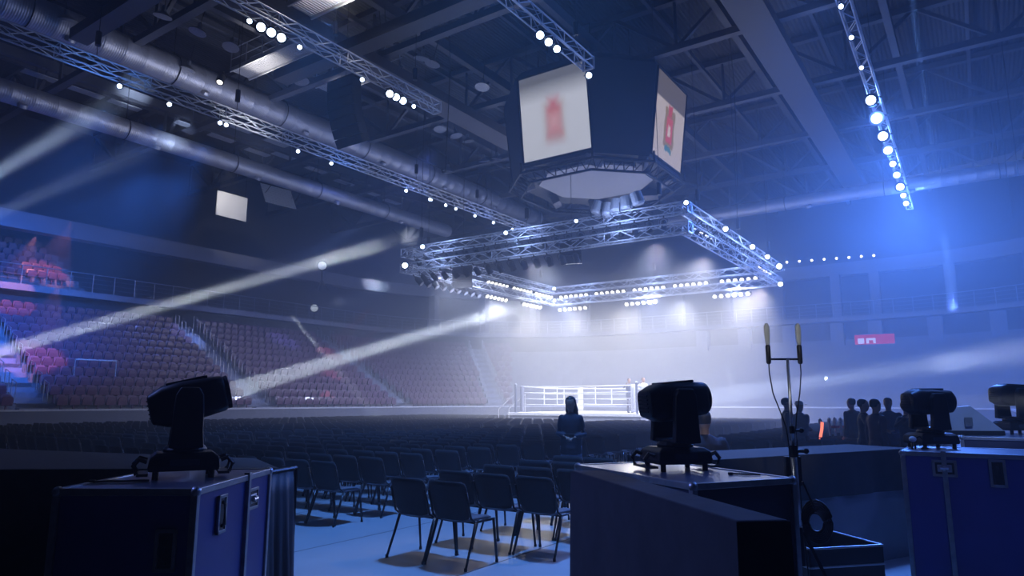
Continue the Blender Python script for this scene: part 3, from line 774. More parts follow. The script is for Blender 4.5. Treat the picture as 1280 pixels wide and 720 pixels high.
# lower ring truss and pale underside
m = MB(); P1 = [Vector((x, y, 12.25)) for x, y in octo(3.95, 1.9)]; P2 = [Vector((x, y, 11.9)) for x, y in octo(3.45, 1.6)]
for A_, B_, C_, D_ in zip(P1, P1[1:] + P1[:1], P2, P2[1:] + P2[:1]):
    m.tube(A_, B_, .07, 6); m.tube(C_, D_, .06, 6); n_ = 6
    for i in range(n_): m.tube(A_.lerp(B_, i / n_), C_.lerp(D_, (i + .5) / n_), .03, 4); m.tube(C_.lerp(D_, (i + .5) / n_), A_.lerp(B_, (i + 1) / n_), .03, 4)
    m.tube(A_, A_ + Vector((0, 0, .5)), .05, 6)
m.build('lower_ring_truss', M_blackm, J)
m = MB(); m.prism(octo(2.6, 1.2), 12.5, 12.6); m.build('underside_panel', mat('underside_cloth', (.42, .42, .46), .8), J)
for k in range(8):
    x, y = octo(3.2, 1.5)[k]; m = MB(); m.box(-.5, .5, -.2, .2, -.25, .25, Matrix.Translation((x, y, 12.45)) @ Matrix.Rotation(R(45 * k + 22), 4, 'Z') @ Matrix.Rotation(R(25), 4, 'X'), ch=.03); m.build('speaker_box', mat('speaker_grey', (.16, .16, .19), .6), J)
m = MB()
for x, y in octo(2.6, 1.2): m.tube((x, y, 17.3), (x, y, 19.6), .04, 6)
m.build('hanging_cable', M_blackm, J)

# ---------------------------------------------------------------- ducts
M_duct = mat('spiral_duct', (.5, .5, .55), .5, .7, noise=.15, nscale=2)
nt = M_duct.node_tree; wv = nt.nodes.new('ShaderNodeTexWave'); wv.inputs['Scale'].default_value = 3.5; wv.bands_direction = 'X'
nt.links.new(nt.nodes['Texture Coordinate'].outputs['Object'], wv.inputs['Vector']); bp = nt.nodes.new('ShaderNodeBump'); bp.inputs['Distance'].default_value = .006
nt.links.new(wv.outputs['Fac'], bp.inputs['Height']); nt.links.new(bp.outputs['Normal'], nt.nodes['Principled BSDF'].inputs['Normal'])
def duct(P, Q, r, label):
    d = Vector(Q) - Vector(P); t = thing('air_duct', label, 'air duct', P, math.atan2(d.y, d.x)); m = MB(); m.smooth = True; L = d.length
    pts = []; rr = []; n = int(L / .9)
    for k in range(n + 1):
        x = L * k / n
        for e, q in ((-.04, 1), (-.02, 1.012), (.02, 1.012), (.04, 1)): pts.append((x + e, 0, 0)); rr.append(r * q)
    m.path(pts, rr, 20); m.build('pipe', M_duct, t)
    k = 3
    while k < L - 1:
        m = MB(); m.path([(k, r * math.cos(s) * 1.06, r * math.sin(s) * 1.06) for s in [2 * PI * i / 20 for i in range(21)]], .025, 4); m.tube((k, 0, r), (k, 0, 19.5 - Vector(P).z), .02, 5); m.build('hanger', M_blackm, t); k += 6
    k = 4.5
    while k < L - 1:
        m = MB(); m.lathe([(.16, 0), (.2, .05), (.2, .2), (.12, .22)], 12, Matrix.Translation((k, -r * .55, -r * .8)) @ Matrix.Rotation(R(215), 4, 'X')); m.build('air_nozzle', M_duct, t); k += 6
duct(W(-13.1, -33, 17), W(-13.1, 14, 17), .68, 'large silver spiral air duct running down the upper left, highest of the ducts')
duct(W(-17.1, -33, 15), W(-17.1, 7, 15), .5, 'silver spiral air duct lower on the left, below the big one')
duct(W(-2, 14.2, 15), W(26, 14.2, 15), .45, 'thinner silver air duct crossing behind the scoreboard to the right')

# ---------------------------------------------------------------- roof lamps and panels
hb = thing('high_bay_lamp', 'x', 'ceiling lamp'); m = MB(); m.lathe([(.08, .35), (.10, .12), (.34, -.05), (.36, -.1), (.33, -.1)][::-1], 18); m.build('reflector', M_alud, hb)
m = MB(); m.lathe([(.001, -.07), (.32, -.075), (.32, -.06)][::-1], 18); m.build('glass', M_glassdim, hb); m = MB(); m.tube((0, 0, .3), (0, 0, 1.2), .015, 5); m.build('hanger', M_blackm, hb)
trH = tree_of(hb); hb['_n'] = 0
def z_at(px, py, z):
    pch = math.atan(142 / 853.); x = (px - 640) / 853.; v = -(py - 360) / 853.
    d = (x, math.cos(pch) - v * math.sin(pch), math.sin(pch) + v * math.cos(pch)); t = (z - 1.6) / d[2]; return Vector((d[0] * t, d[1] * t, z))
spots_hb = [(84, 23), (204, 18), (248, 38), (289, 57), (377, 100), (403, 38), (483, 43), (528, 71), (541, 78), (603, 107), (476, 42), (959, 58), (605, 200), (621, 197), (235, 85), (187, 82), (550, 160), (570, 168), (585, 175), (560, 212)]
for k, (x, y) in enumerate(spots_hb):
    o = hb if k == 0 else dup(hb, tree=trH); o.location = z_at(x, y, 17.0); o.rotation_euler = (R(12), 0, k)
    tag(o, 'unlit round high-bay lamp under the dark roof', 'ceiling lamp', 'unlit round roof lamps'); o.scale = (1, 1, 1)
M_panel = mat('ceiling_panel', (.42, .43, .47), .6)
pan = MB(); pan.box(-.28, .28, -.85, .85, -.06, 0, ch=.01); pm = None
pts = [(52, 95), (108, 115), (156, 131), (237, 157), (277, 172), (322, 190), (120, 60), (180, 85), (240, 105), (355, 195), (395, 212), (430, 228), (463, 241), (490, 252), (300, 160), (345, 178), (455, 210), (480, 222), (520, 232), (545, 240)]
for k, (x, y) in enumerate(pts):
    o = pan.build('ceiling_light', M_panel) if pm is None else dup(pm); pm = pm or o
    o.location = z_at(x, y, 18.2); o.rotation_euler = (0, 0, -TH)
    tag(o, 'dim flat rectangular roof light in the rows on the upper left', 'ceiling light', 'dim rectangular roof lights')
for k in range(9):
    P = z_at(968 + k * 15.5, 329 - k * 1.2, 10.9); place(parW, trW, P, cam_pt, 'tiny white downlight in the row on the far right gallery, %s from the left' % ORD[k], .8)
for nm, x, y, z in (('upper of the two pale round followspots on the left', 403, 332, 11.0), ('lower of the two pale round followspots on the left', 393, 385, 8.9)):
    P = z_at(x, y, z); t = thing('followspot', nm, 'followspot', P); q = (cam_pt - P).to_track_quat('-Z', 'Y').to_matrix().to_4x4(); m = MB()
    m.lathe([(.3, .9), (.34, .8), (.36, .05), (.4, 0), (.37, -.03)][::-1], 18, q); m.build('barrel', M_black, t); m = MB(); m.lathe([(.001, -.06), (.28, -.03), (.36, .01), (.35, .03)], 18, q); m.build('lens', mat('lamp_lens_pale', (.7, .75, .75), .3, emit=(.62, .72, .78), estr=.75), t)
    m = MB(); m.tube((0, 0, -.3), (0, 0, -1.3), .05, 8); 
    for s in range(3): m.tube((0, 0, -1.0), (.5 * math.cos(s * 2.1), .5 * math.sin(s * 2.1), -1.75), .03, 6)
    m.build('tripod', M_blackm, t)
# white hanging panel and catwalks lit by work lamps
P = z_at(290, 258, 14.8); t = thing('reflector_board', 'bright white square panel hanging under the lower left duct', 'panel', P, -TH - .45); m = MB(); m.box(-1.15, 1.15, -.04, .04, -.85, .85, ch=.02)
m.build('board', mat('panel_white', (.85, .85, .87), .6), t); t.rotation_euler[2] = R(56); m = MB(); [m.tube((x, 0, .8), (x, 0, 4.8), .02, 5) for x in (-1, 1)]; m.build('cable', M_blackm, t)
PANEL = P
P = z_at(348, 245, 16.0); t = thing('slatted_panel', 'white ribbed panel half lit beside the bright square one', 'panel', P, R(50), rot=(R(60), 0, R(50))); m = MB()
for k in range(12): m.box(-1.2, 1.2, -.9 + k * .15, -.9 + k * .15 + .1, -.03, .03)
m.build('slats', mat('panel_white', (.85, .85, .87), .6), t); m = MB(); [m.tube((x, 0, 0), (x, 0, 3.6), .02, 5) for x in (-1, 1)]; m.build('cable', M_blackm, t)
def catwalk(P, L, rz, label):
    t = thing('catwalk', label, 'catwalk', P, rz); m = MB()
    for k in range(int(L / .12)): m.box(k * .12, k * .12 + .08, -.5, .5, -.05, 0)
    m.box(0, L, -.55, -.48, -.15, .05); m.box(0, L, .48, .55, -.15, .05); m.build('deck', mat('grating', (.5, .5, .52), .5, .4), t)
    for y in (-.5, .5):
        m = MB(); [m.tube((0, y, z), (L, y, z), .025, 5) for z in (.5, 1.05)]; x = 0
        while x <= L: m.tube((x, y, 0), (x, y, 1.05), .03, 5); x += 1.2
        m.build('guard_rail', M_rail, t)
    m = MB(); x = .5
    while x < L: m.tube((x, -.5, 1), (x, -.5, 19.5 - P.z), .03, 5); x += 3
    m.build('hanger', M_blackm, t)
CW1 = z_at(375, 12, 15.6); catwalk(CW1, 5.5, -TH, 'lit steel catwalk with railings at the very top left of centre')
CW2 = z_at(300, 92, 17.4); catwalk(CW2, 5, -TH, 'short bright catwalk section under the roof at the upper left')
CW3 = z_at(405, 112, 17.4); catwalk(CW3, 5, -TH, 'dimmer catwalk section behind the black line array')
for nm, x, y, z in (('at the top of the lit catwalk', 408, 2, 16.2), ('hanging at the end of the upper left catwalk', 278, 95, 16.4)):
    P = z_at(x, y, z); place(parW, trW, P, P + Vector((0, -.5, -1)), 'white work lamp ' + nm, 1.3)
# long hanging cables at the right and a big vertical banner-like fabric roll
for k, (x, y) in enumerate(((1250, 40), (912, 60), (560, 30), (1246, 120), (275, 300))):
    P = z_at(x, y, 18.5); m = MB(); m.path([(0, 0, 1), (.15 * math.sin(k), 0, -2), (0, 0, -7)], .02, 5); m.smooth = True
    tag(m.build('hanging_cable', M_blackm, loc=P), 'thin dark cable hanging from the roof, %s from the right' % ORD[(0, 2, 3, 1, 4)[k]], 'cable')
# red sign and lights of the concourse
P = z_at(1093, 424, 4.9); t = thing('wall_sign', 'red glowing sign with white marks on the far right concourse', 'sign', P, -TH + R(5)); m = MB(); m.box(-.95, .95, -.06, .06, -.26, .26, ch=.03); m.build('sign_board', mat('sign_red', (.6, .05, .08), .5, emit=(.9, .06, .25), estr=.3), t)
m = MB(); m.box(-.8, -.5, -.08, -.05, -.22, .06); m.box(-.4, .05, -.08, -.05, -.05, .06); m.box(-.4, -.28, -.08, -.05, -.22, -.05); m.box(-.07, .05, -.08, -.05, -.22, -.05); m.build('sign_marks', mat('sign_white', (.8, .8, .85), .5, emit=(.8, .8, 1), estr=.5), t)
# ================================================================== FOREGROUND
def flight_case(loc, rz, wx, dy, h, label, front_latches=(), side_latches=(), front_handle=(), side_handle=(), split_front=None, split_side=None, wheels=True, lidz=None, body=M_caseblue, matf=None):
    """origin: front left corner on the floor; x along the front, y to the back"""
    t = thing('flight_case', label, 'flight case', (loc[0], loc[1], 0), rz); z0 = .17 if wheels else .02
    m = MB(); m.box(.008, wx - .008, .008, dy - .008, z0, h - .006); m.build('body', body, t)
    m = MB(); m.box(.02, wx - .02, .02, dy - .02, h - .008, h + .001, ch=.003); m.build('top_panel', mat('case_top_laminate_lit', (.13, .14, .20), .3, noise=.25, nscale=8, coat=.3), t)  # top lightened: light reflected off the lid put into its colour
    e = .018
    def edge(A_, B_, nm='edge_profile'):
        m = MB(); A_ = Vector(A_); B_ = Vector(B_); lo = [min(A_[i], B_[i]) - e for i in range(3)]; hi = [max(A_[i], B_[i]) + e for i in range(3)]
        m.box(lo[0], hi[0], lo[1], hi[1], lo[2], hi[2], ch=.004); m.build(nm, M_alud, t)
    i = .012
    c = [(i, i), (wx - i, i), (wx - i, dy - i), (i, dy - i)]
    for k in range(4):
        (x0, y0), (x1, y1) = c[k], c[(k + 1) % 4]
        edge((x0, y0, h - i), (x1, y1, h - i)); edge((x0, y0, z0 + i), (x1, y1, z0 + i)); edge((x0, y0, z0), (x0, y0, h - i))
        m = MB(); m.ball((x0, y0, h - i), .028, 14, 10); m.build('corner_ball', M_alud, t); m = MB(); m.ball((x0, y0, z0 + i), .028, 14, 10); m.build('corner_ball', M_alud, t)
    if split_front is not None: edge((split_front, .004, z0), (split_front, .004, h), 'lid_profile')
    if split_side is not None: edge((wx - .004, split_side, z0), (wx - .004, split_side, h), 'lid_profile')
    def frame_T(side, u, z):
        if side == 'f': return Matrix.Translation((u, 0, z))
        if side == 's': return Matrix.Translation((wx, u, z)) @ Matrix.Rotation(PI / 2, 4, 'Z')
        return Matrix.Translation((0, u, z)) @ Matrix.Rotation(-PI / 2, 4, 'Z')
    def dish(T, w, hh, nm):
        m = MB()
        for x0, x1, a0, a1 in ((-w, w, hh - .018, hh), (-w, w, -hh, -hh + .018), (-w, -w + .018, -hh, hh), (w - .018, w, -hh, hh)): m.box(x0, x1, -.012, .002, a0, a1, T, ch=.003)
        m.box(-w + .01, w - .01, -.004, .001, -hh + .01, hh - .01, T); d = m.build(nm, M_alud, t)
        m = MB(); m.box(-w + .02, w - .02, -.0055, -.003, -hh + .02, hh - .02, T); m.build('recess', M_black, d)
        return d
    for s, ls in (('f', front_latches), ('s', side_latches)):
        for u, z in ls:
            T = frame_T(s, u, z); d = dish(T, .085, .065, 'butterfly_latch'); m = MB(); m.box(-.05, .05, -.012, -.004, -.028, .028, T, ch=.004); m.tube(T @ Vector((-.03, -.02, 0)), T @ Vector((.03, -.02, 0)), .012, 8); m.box(-.012, .012, -.03, -.01, -.02, .02, T, ch=.003); m.build('latch_wing', M_alu, d)
    for s, ls in (('f', front_handle), ('s', side_handle)):
        for u, z in ls:
            T = frame_T(s, u, z); d = dish(T, .055, .105, 'recessed_handle'); m = MB(); m.smooth = True; m.path([T @ Vector(q) for q in ((0, -.004, .065), (0, -.022, .055), (0, -.022, -.055), (0, -.004, -.065))], .011, 8); m.build('grip', M_black, d)
    if wheels:
        for x in (.12, wx - .12):
            for y in (.14, dy - .14):
                m = MB(); m.lathe([(.02, -.022), (.058, -.022), (.062, -.012), (.062, .012), (.058, .022), (.02, .022)], 18, Matrix.Translation((x, y, .062)) @ Matrix.Rotation(PI / 2, 4, 'Y')); m.box(x - .03, x + .03, y - .05, y + .05, .15, z0 + .002); m.box(x - .032, x - .026, y - .02, y + .02, .05, .16); m.box(x + .026, x + .032, y - .02, y + .02, .05, .16); m.build('castor', M_blackm, t)
    return t
CL = flight_case((-2.37, 3.66), 0.0, .74, 1.1, 1.15, 'blue flight case on the left carrying the tilted moving light', front_handle=((.6, .85),), side_handle=((.32, .98),), side_latches=((.78, 1.0),), split_side=.70)
CM = flight_case((.99, 3.87), math.atan2(.31, .69), .755, 1.3, 1.15, 'dark flight case in the middle behind the cloth covered barrier', body=mat('case_dark_laminate', (.03, .03, .07), .5), front_latches=((.38, .75),))
CR = flight_case((3.236, 5.83), -TH, 1.5, .82, 1.19, 'blue flight case on the right with silver latches', front_latches=((.30, 1.07),), front_handle=((.65, 1.05),), split_front=.30, wheels=False)
q = Vector((3.69, 6.65, 0)) + AV * .45 + BV * 1.5
CF = flight_case((q.x, q.y), -TH, 1.9, 1.3, 1.22, 'long dark case behind the right blue flight case', body=mat('case_dark_laminate', (.03, .03, .07), .5), wheels=True, front_latches=((.6, .95),))

def moving_head(loc, rz, tilt, label, clamps=True, sc=1.0):
    """base with displays, two-arm yoke, box-like head whose lens points along local +X"""
    t = thing('moving_head_light', label, 'moving light', loc, rz); t.scale = (sc,) * 3
    m = MB(); prof = [(-.19, -.15), (.19, -.15), (.19, .15), (-.19, .15)]
    m.loft([[(x, y, .045) for x, y in prof], [(x * 1.02, y * 1.02, .07) for x, y in prof], [(x * .98, y * .98, .125) for x, y in prof], [(x * .80, y * .8, .15) for x, y in prof]]); bev(m.build('base', M_black, t), .008)
    for x in (-.15, .15):
        for y in (-.12, .12):
            m = MB(); m.tube((x, y, 0), (x, y, .05), .018, 10); m.build('foot', M_blackm, t)
    m = MB(); m.box(-.08, .08, -.156, -.150, .075, .115, ch=.003); m.build('display', mat('lcd_off', (.05, .06, .08), .15), t)
    if clamps:
        for s in (-1, 1):
            m = MB(); m.smooth = False
            m.box(s * .19, s * .25, -.13, .13, .02, .035); m.path([(s * .25, -.10, .03), (s * .27, -.10, .08), (s * .24, -.10, .115), (s * .2, -.1, .1)], .014, 6); m.path([(s * .25, .10, .03), (s * .27, .10, .08), (s * .24, .10, .115), (s * .2, .1, .1)], .014, 6)
            m.build('clamp_bracket', mat('clamp_metal', (.12, .11, .1), .4, .7), t)
    y_ = MB()
    y_.lathe([(.12, .15), (.125, .165), (.11, .185)], 20); y_.box(-.075, .075, -.17, .17, .175, .205, ch=.01)
    yo = y_.build('yoke', M_black, t)
    for s in (-1, 1):
        m = MB(); yy = s * .165
        sec = lambda w, z, xo=0: [(xo - w, yy - .028, z), (xo + w, yy - .028, z), (xo + w, yy + .028, z), (xo - w, yy + .028, z)]
        m.loft([sec(.095, .18), sec(.085, .28), sec(.082, .40), sec(.075, .49), sec(.05, .535)]); bev(m.build('yoke_arm', M_black, t), .01)
    # head, tilt axis at z=.42
    T = Matrix.Translation((0, 0, .455)) @ Matrix.Rotation(-tilt, 4, 'Y') @ Matrix.Diagonal((.9, 1, 1, 1))
    m = MB(); n = 20
    def sec(x, hy, hz, zc=0, r=.35):
        out = []
        for k in range(n):
            a = 2 * PI * (k + .5) / n; c, s = math.cos(a), math.sin(a); ex = .42
            out.append((x, hy * math.copysign(abs(c) ** ex, c), zc + hz * math.copysign(abs(s) ** ex, s)))
        return out
    m.loft([sec(-.245, .09, .075, -.005), sec(-.235, .105, .09, -.005), sec(-.15, .13, .125, -.005), sec(-.02, .132, .128), sec(.12, .128, .118), sec(.215, .122, .11), sec(.232, .11, .10)], T)
    hd = sm(m.build('head', M_black, t), 35)
    m = MB(); m.lathe([(.001, .0), (.07, -.002), (.088, -.006), (.088, -.012)], 24, T @ Matrix.Translation((.238, 0, 0)) @ Matrix.Rotation(-PI / 2, 4, 'Y')); m.build('lens', mat('lens_white_lit', (.9, .9, 1), .1, emit=(.85, .9, 1), estr=6), hd)
    m = MB(); m.smooth = False; TT = T @ Matrix.Translation((.262, 0, 0)) @ Matrix.Rotation(-PI / 2, 4, 'Y'); m.lathe([(.102, .03), (.104, -.0), (.094, -.0), (.092, .03)], 24, TT); m.build('lens_rim', M_black, hd)
    m = MB()
    for k in range(5): m.box(-.252, -.243, -.07, .07, -.06 + k * .026, -.05 + k * .026, T)
    m.build('rear_grille', M_blackm, hd)
    for z in (-.02, .03):
        m = MB(); m.ball(T @ Vector((-.238, -.075, z)), .006, 8, 6); m.build('status_led', mat('led_white', (1, 1, 1), .3, emit=(.8, .85, 1), estr=4), hd)
    for s in (-1, 1):
        m = MB(); m.tube(T @ Vector((0, s * .12, 0)), T @ Vector((0, s * .165, 0)), .045, 14); m.build('tilt_hub', M_blackm, hd)
    m = MB(); m.box(-.12, .14, -.085, .085, .112, .131, T, ch=.008); m.build('top_cover', mat('cover_gloss', (.02, .022, .03), .25, coat=.4), hd)
    p = T @ Vector((.27, 0, 0)); d = (T.to_3x3() @ Vector((1, 0, 0)))
    M = Matrix.Translation(loc) @ Matrix.Rotation(rz, 4, 'Z') @ Matrix.Scale(sc, 4)
    return M @ p, (M.to_3x3() @ d)
ML1 = moving_head((-2.0, 4.28, 1.151), R(27), R(14), 'moving light tilted upward on the left flight case, throwing a white beam')
ML2 = moving_head((1.10, 4.72, 1.151), R(14), R(5), 'moving light standing on the middle case beside the cloth covered barrier')
ML3 = moving_head((3.75, 6.25, 1.191), R(4), R(0), 'moving light on the right blue flight case, level head', clamps=False, sc=.9)
ML4 = moving_head((6.0, 8.3, 1.221), R(4), R(-3), 'moving light at the right edge of the photo on the long case', clamps=False)

# draped barriers ------------------------------------------------------
def drape(mb, A_, B_, z0, z1, n=60, amp=.02, flare=.02, freq=9):
    A_ = Vector(A_); B_ = Vector(B_); d = (B_ - A_); L = d.length; u = d.normalized(); nrm = Vector((u.y, -u.x, 0)); vs = []; nz = 6
    for i in range(n + 1):
        s = L * i / n
        for j in range(nz + 1):
            k = 1 - j / nz; off = k * (flare + amp * math.sin(s * freq) + amp * .6 * math.sin(s * freq * 2.3 + 1))
            vs.append(A_ + u * s + nrm * off + Vector((0, 0, z0 + (z1 - z0) * j / nz)))
    fs = [(i * (nz + 1) + j, (i + 1) * (nz + 1) + j, (i + 1) * (nz + 1) + j + 1, i * (nz + 1) + j + 1) for i in range(n) for j in range(nz)]
    mb.smooth = True; mb.add(vs, fs)
def draped_block(name, label, poly, h, cat, zb=0.03, skirt_to=None):
    t = thing(name, label, cat, (poly[0][0], poly[0][1], 0)); P = [Vector((x - poly[0][0], y - poly[0][1], 0)) for x, y in poly]
    c = sum(P, Vector()) / len(P); ins = [p + (c - p).normalized() * .05 for p in P]
    m = MB(); m.prism([(p.x, p.y) for p in ins], 0, h - .03); m.build('inner_frame', mat('riser_grey', (.2, .21, .24), .7), t)
    m = MB(); m.prism([(p.x, p.y) for p in P], h - .025, h); bev(m.build('cloth_top', M_cloth, t), .012, 3)
    for i in range(len(P)):
        m = MB(); drape(m, P[i], P[(i + 1) % len(P)], skirt_to if skirt_to else zb, h - .004, n=max(12, int((P[(i + 1) % len(P)] - P[i]).length * 24)), amp=.016, flare=.014); m.build('cloth_side', M_cloth, t)
    return t
draped_block('draped_barrier', 'black cloth covered barrier standing end-on in front of the middle flight case', [(.763, 2.42), (.955, 2.44), (.545, 4.18), (.345, 4.16)], 1.2, 'barrier')
draped_block('draped_counter', 'long black draped counter behind the left flight case', [(-6.6, 5.15), (-1.76, 5.35), (-2.3, 6.3), (-7.2, 8.2)], 1.1, 'counter')
draped_block('draped_counter', 'black draped counter with a grey lower panel between the middle and right cases', [(1.5, 5.98), (4.40, 7.65), (4.0, 8.35), (1.1, 6.68)], 1.1, 'counter', skirt_to=.68)
# soft fold of cloth hanging by the left case
t = thing('hanging_drape', 'black drape hanging at the right end of the left counter with a blue sheen', 'drape', (-1.76, 5.0, 0)); m = MB()
drape(m, (0, .0, 0), (.10, .40, 0), .02, 1.11, n=24, amp=.03, flare=.06, freq=30); m.smooth = True
o = m.build('cloth', mat('sheen_cloth', (.03, .033, .05), .55, noise=.2), t); s_ = o.modifiers.new('thick', 'SOLIDIFY'); s_.thickness = .006
m = MB(); m.tube((0, 0, 0), (0, 0, 1.1), .016, 8); m.tube((.1, .4, 0), (.1, .4, 1.1), .016, 8); m.tube((0, 0, 1.1), (.1, .4, 1.1), .016, 8); m.build('support_frame', M_blackm, t)

# antenna stand ----------------------------------------------------------
A0 = Vector((1.97, 4.9, 0)); t = thing('antenna_stand', 'tripod stand with two white paddle antennas on a crossbar', 'antenna stand', A0)
m = MB(); m.smooth = True; m.tube((0, 0, .55), (0, 0, 1.3), .022, 12); m.tube((0, 0, 1.25), (0, 0, 1.9), .011, 10); m.build('pole', M_alu, t)
m = MB(); m.tube((0, 0, .5), (0, 0, .75), .032, 12); m.build('leg_collar', M_blackm, t); m = MB(); m.tube((0, 0, 1.22), (0, 0, 1.30), .03, 12); m.tube((0, 0, 1.26), (.07, -.02, 1.26), .012, 8); m.ball((.08, -.02, 1.26), .02); m.build('clamp', M_blackm, t); m = MB(); m.tube((0, 0, 1.38), (0, 0, 1.43), .02, 10); m.tube((0, 0, 1.4), (.06, 0, 1.4), .01, 8); m.ball((.065, 0, 1.4), .018); m.build('clamp', M_blackm, t)
for k in range(3):
    a = R(90 + 120 * k); m = MB(); m.tube((.03 * math.cos(a), .03 * math.sin(a), .72), (.34 * math.cos(a), .34 * math.sin(a), .01), .012, 8); m.build('leg', M_blackm, t)
m = MB(); m.tube((-.125, 0, 1.9), (.085, 0, 1.9), .0075, 8); m.build('crossbar', M_blackm, t)
for sx in (-.135, .09):
    m = MB(); m.smooth = True; m.lathe([(.010, 1.865), (.017, 1.875), (.0175, 1.99), (.014, 2.0)], 14, Matrix.Translation((sx, 0, 0))); g = m.build('antenna_grip', M_black, t)
    m = MB(); m.smooth = True; n = 14; secs = []
    for z, w in ((1.998, .013), (2.03, .017), (2.08, .0205), (2.12, .0205), (2.145, .016), (2.158, .008)):
        secs.append([(sx + w * math.cos(2 * PI * k / n), w * .45 * math.sin(2 * PI * k / n), z) for k in range(n)])
    m.loft(secs); m.build('antenna_paddle', mat('antenna_white', (.62, .63, .6), .5), t)
    m = MB(); m.smooth = True; s = 1 if sx > 0 else -1
    pts = [(sx, 0, 1.87), (sx, 0, 1.80), (sx * .85, 0.01, 1.66), (sx * .5, .01, 1.52), (sx * .3, .0, 1.42), (s * .03, .0, 1.3), (s * .03, 0, .9), (s * .05, 0, .3), (s * .1, .02, .02)]
    m.path(pts, .0045, 6); m.build('antenna_cable', M_black, t)
m = MB(); m.box(-.05, .06, .02, .07, 1.02, 1.22, ch=.008); m.build('receiver_box', M_black, t)

# coil of cable hung on the corner of the middle case
P = Vector((1.735, 4.06, .93)); t = thing('cable_coil', 'black coil of cable hanging at the right corner of the middle case', 'cable coil', P)
for k in range(6):
    m = MB(); m.smooth = True; m.path([(.008 * k + .02 * math.cos(a) , (.045 + .007 * k) * math.cos(a), -.01 + (.055 + .012 * k) * math.sin(a)) for a in [2 * PI * i / 20 for i in range(20)]], .009, 6, closed=True, M=Matrix.Rotation(R(60), 4, 'Z')); m.build('loop', M_black, t)
m = MB(); m.tube((0, 0, .06), (-.07, -.02, .22), .006, 6); m.build('strap', M_black, t)
# floor rack under the stand: low black case with open aluminium tray of cables
T0 = Vector((2.05, 4.95, 0)); t = thing('equipment_trunk', 'low black trunk under the open aluminium tray', 'trunk', T0, R(13)); m = MB(); m.box(0, .6, 0, .55, .0, .36, ch=.01); m.build('body', M_black, t)
for z in (.0, .34): m = MB(); m.box(-.01, .61, -.01, .56, z, z + .022, ch=.004); m.build('edge_profile', M_alud, t)
m = MB(); m.box(.26, .36, -.02, 0, .15, .24, ch=.005); m.build('latch', M_alu, t)
t = thing('cable_tray', 'open aluminium edged tray full of cables at the lower right', 'tray', T0 + Vector((0, 0, .362)), R(13)); m = MB(); m.box(0, .6, 0, .55, 0, .02)
for x0, x1, y0, y1 in ((0, .6, 0, .018), (0, .6, .532, .55), (0, .018, 0, .55), (.582, .6, 0, .55)): m.box(x0, x1, y0, y1, 0, .235)
m.build('shell', mat('tray_dark', (.05, .05, .06), .5), t)
for z in (.10, .225):
    m = MB()
    for x0, x1, y0, y1 in ((-.006, .606, -.006, .012), (-.006, .606, .538, .556), (-.006, .012, -.006, .556), (.588, .606, -.006, .556)): m.box(x0, x1, y0, y1, z, z + .014, ch=.003)
    m.build('edge_profile', M_alu, t)
for k in range(7):
    cx, cy = .13 + .055 * k, .16 + .04 * (k * 3 % 7); t = thing('cable', ('orange cable looped among black ones in the open tray' if k == 3 else 'black cable coiled in the open aluminium tray'), 'cable', T0 + Vector((cx, cy, .40)), k * .7, 'black cables in the tray' if k != 3 else None)
    m = MB(); m.smooth = True; m.path([((.10 + .012 * math.sin(3 * a)) * math.cos(a), .09 * math.sin(a), .02 * k + .012 * math.sin(2 * a + k)) for a in [2 * PI * 2 * i / 60 for i in range(61)]], .008, 6)
    m.build('loop', mat('orange_cable', (.5, .14, .05), .5) if k == 3 else M_black, t)

# console, little white lamp -------------------------------------------
q = Vector((5.22, 7.95, 1.223)); t = thing('lighting_console', 'lighting console seen from behind, pale blue slanted back, beside the right moving light', 'console', q, R(-12))
m = MB(); m.loft([[(-.30, 0, 0), (.36, 0, 0), (.36, .5, 0), (-.30, .5, 0)], [(-.30, 0, .05), (.36, 0, .05), (.36, .5, .03), (-.30, .5, .03)]]); m.build('body', M_black, t)
m = MB(); m.loft([[(-.30, .02, .05), (.36, .02, .05), (.36, .07, .05), (-.30, .07, .05)], [(-.30, -.03, .30), (.02, -.03, .33), (.02, .01, .33), (-.30, .01, .30)]]); m.build('screen_back', mat('console_shell', (.45, .5, .6), .35), t)
m = MB(); m.box(-.05, .03, -.035, -.03, .10, .2); m.build('vent_plate', M_alud, t)
q = Vector((3.50, 6.10, 1.192)); t = thing('desk_lamp', 'small white round-headed gooseneck lamp on the corner of the right case', 'lamp', q)
m = MB(); m.smooth = True; m.ball((0, 0, .085), .03, 14, 10, sz=.85); m.build('lamp_shade', mat('lamp_white', (.75, .75, .72), .5), t)
m = MB(); m.smooth = True; m.path([(.02, 0, .09), (.06, 0, .11), (.10, .02, .08), (.11, .02, .0)], .007, 6); m.lathe([(.03, 0), (.03, .012), (.012, .018)], 14, Matrix.Translation((.11, .02, 0))); m.tube((-.005, 0, .06), (-.01, 0, .0), .008, 6); m.tube((.01, 0, .06), (.02, 0, 0), .008, 6); m.build('gooseneck', M_blackm, t)
# flat cables and latch on the case tops
for k, (x, y, z, L, rz, nm) in enumerate(((-2.2, 3.98, 1.152, .28, .2, 'left flight case'), (1.45, 4.35, 1.152, .16, -.3, 'middle flight case'))):
    m = MB(); m.smooth = True; m.path([(-L / 2, 0, .006), (-L / 4, .012, .006), (0, -.01, .006), (L / 4, .01, .006), (L / 2, 0, .006)], .006, 6); m.box(-L / 2 - .03, -L / 2, -.01, .01, 0, .015)
    o = m.build('power_cable', M_black, loc=(x, y, z)); o.rotation_euler[2] = rz; tag(o, 'short black power cable lying on top of the ' + nm, 'cable')
for k, (p, qy) in enumerate((((-1.75, 5.2), 0),)): pass
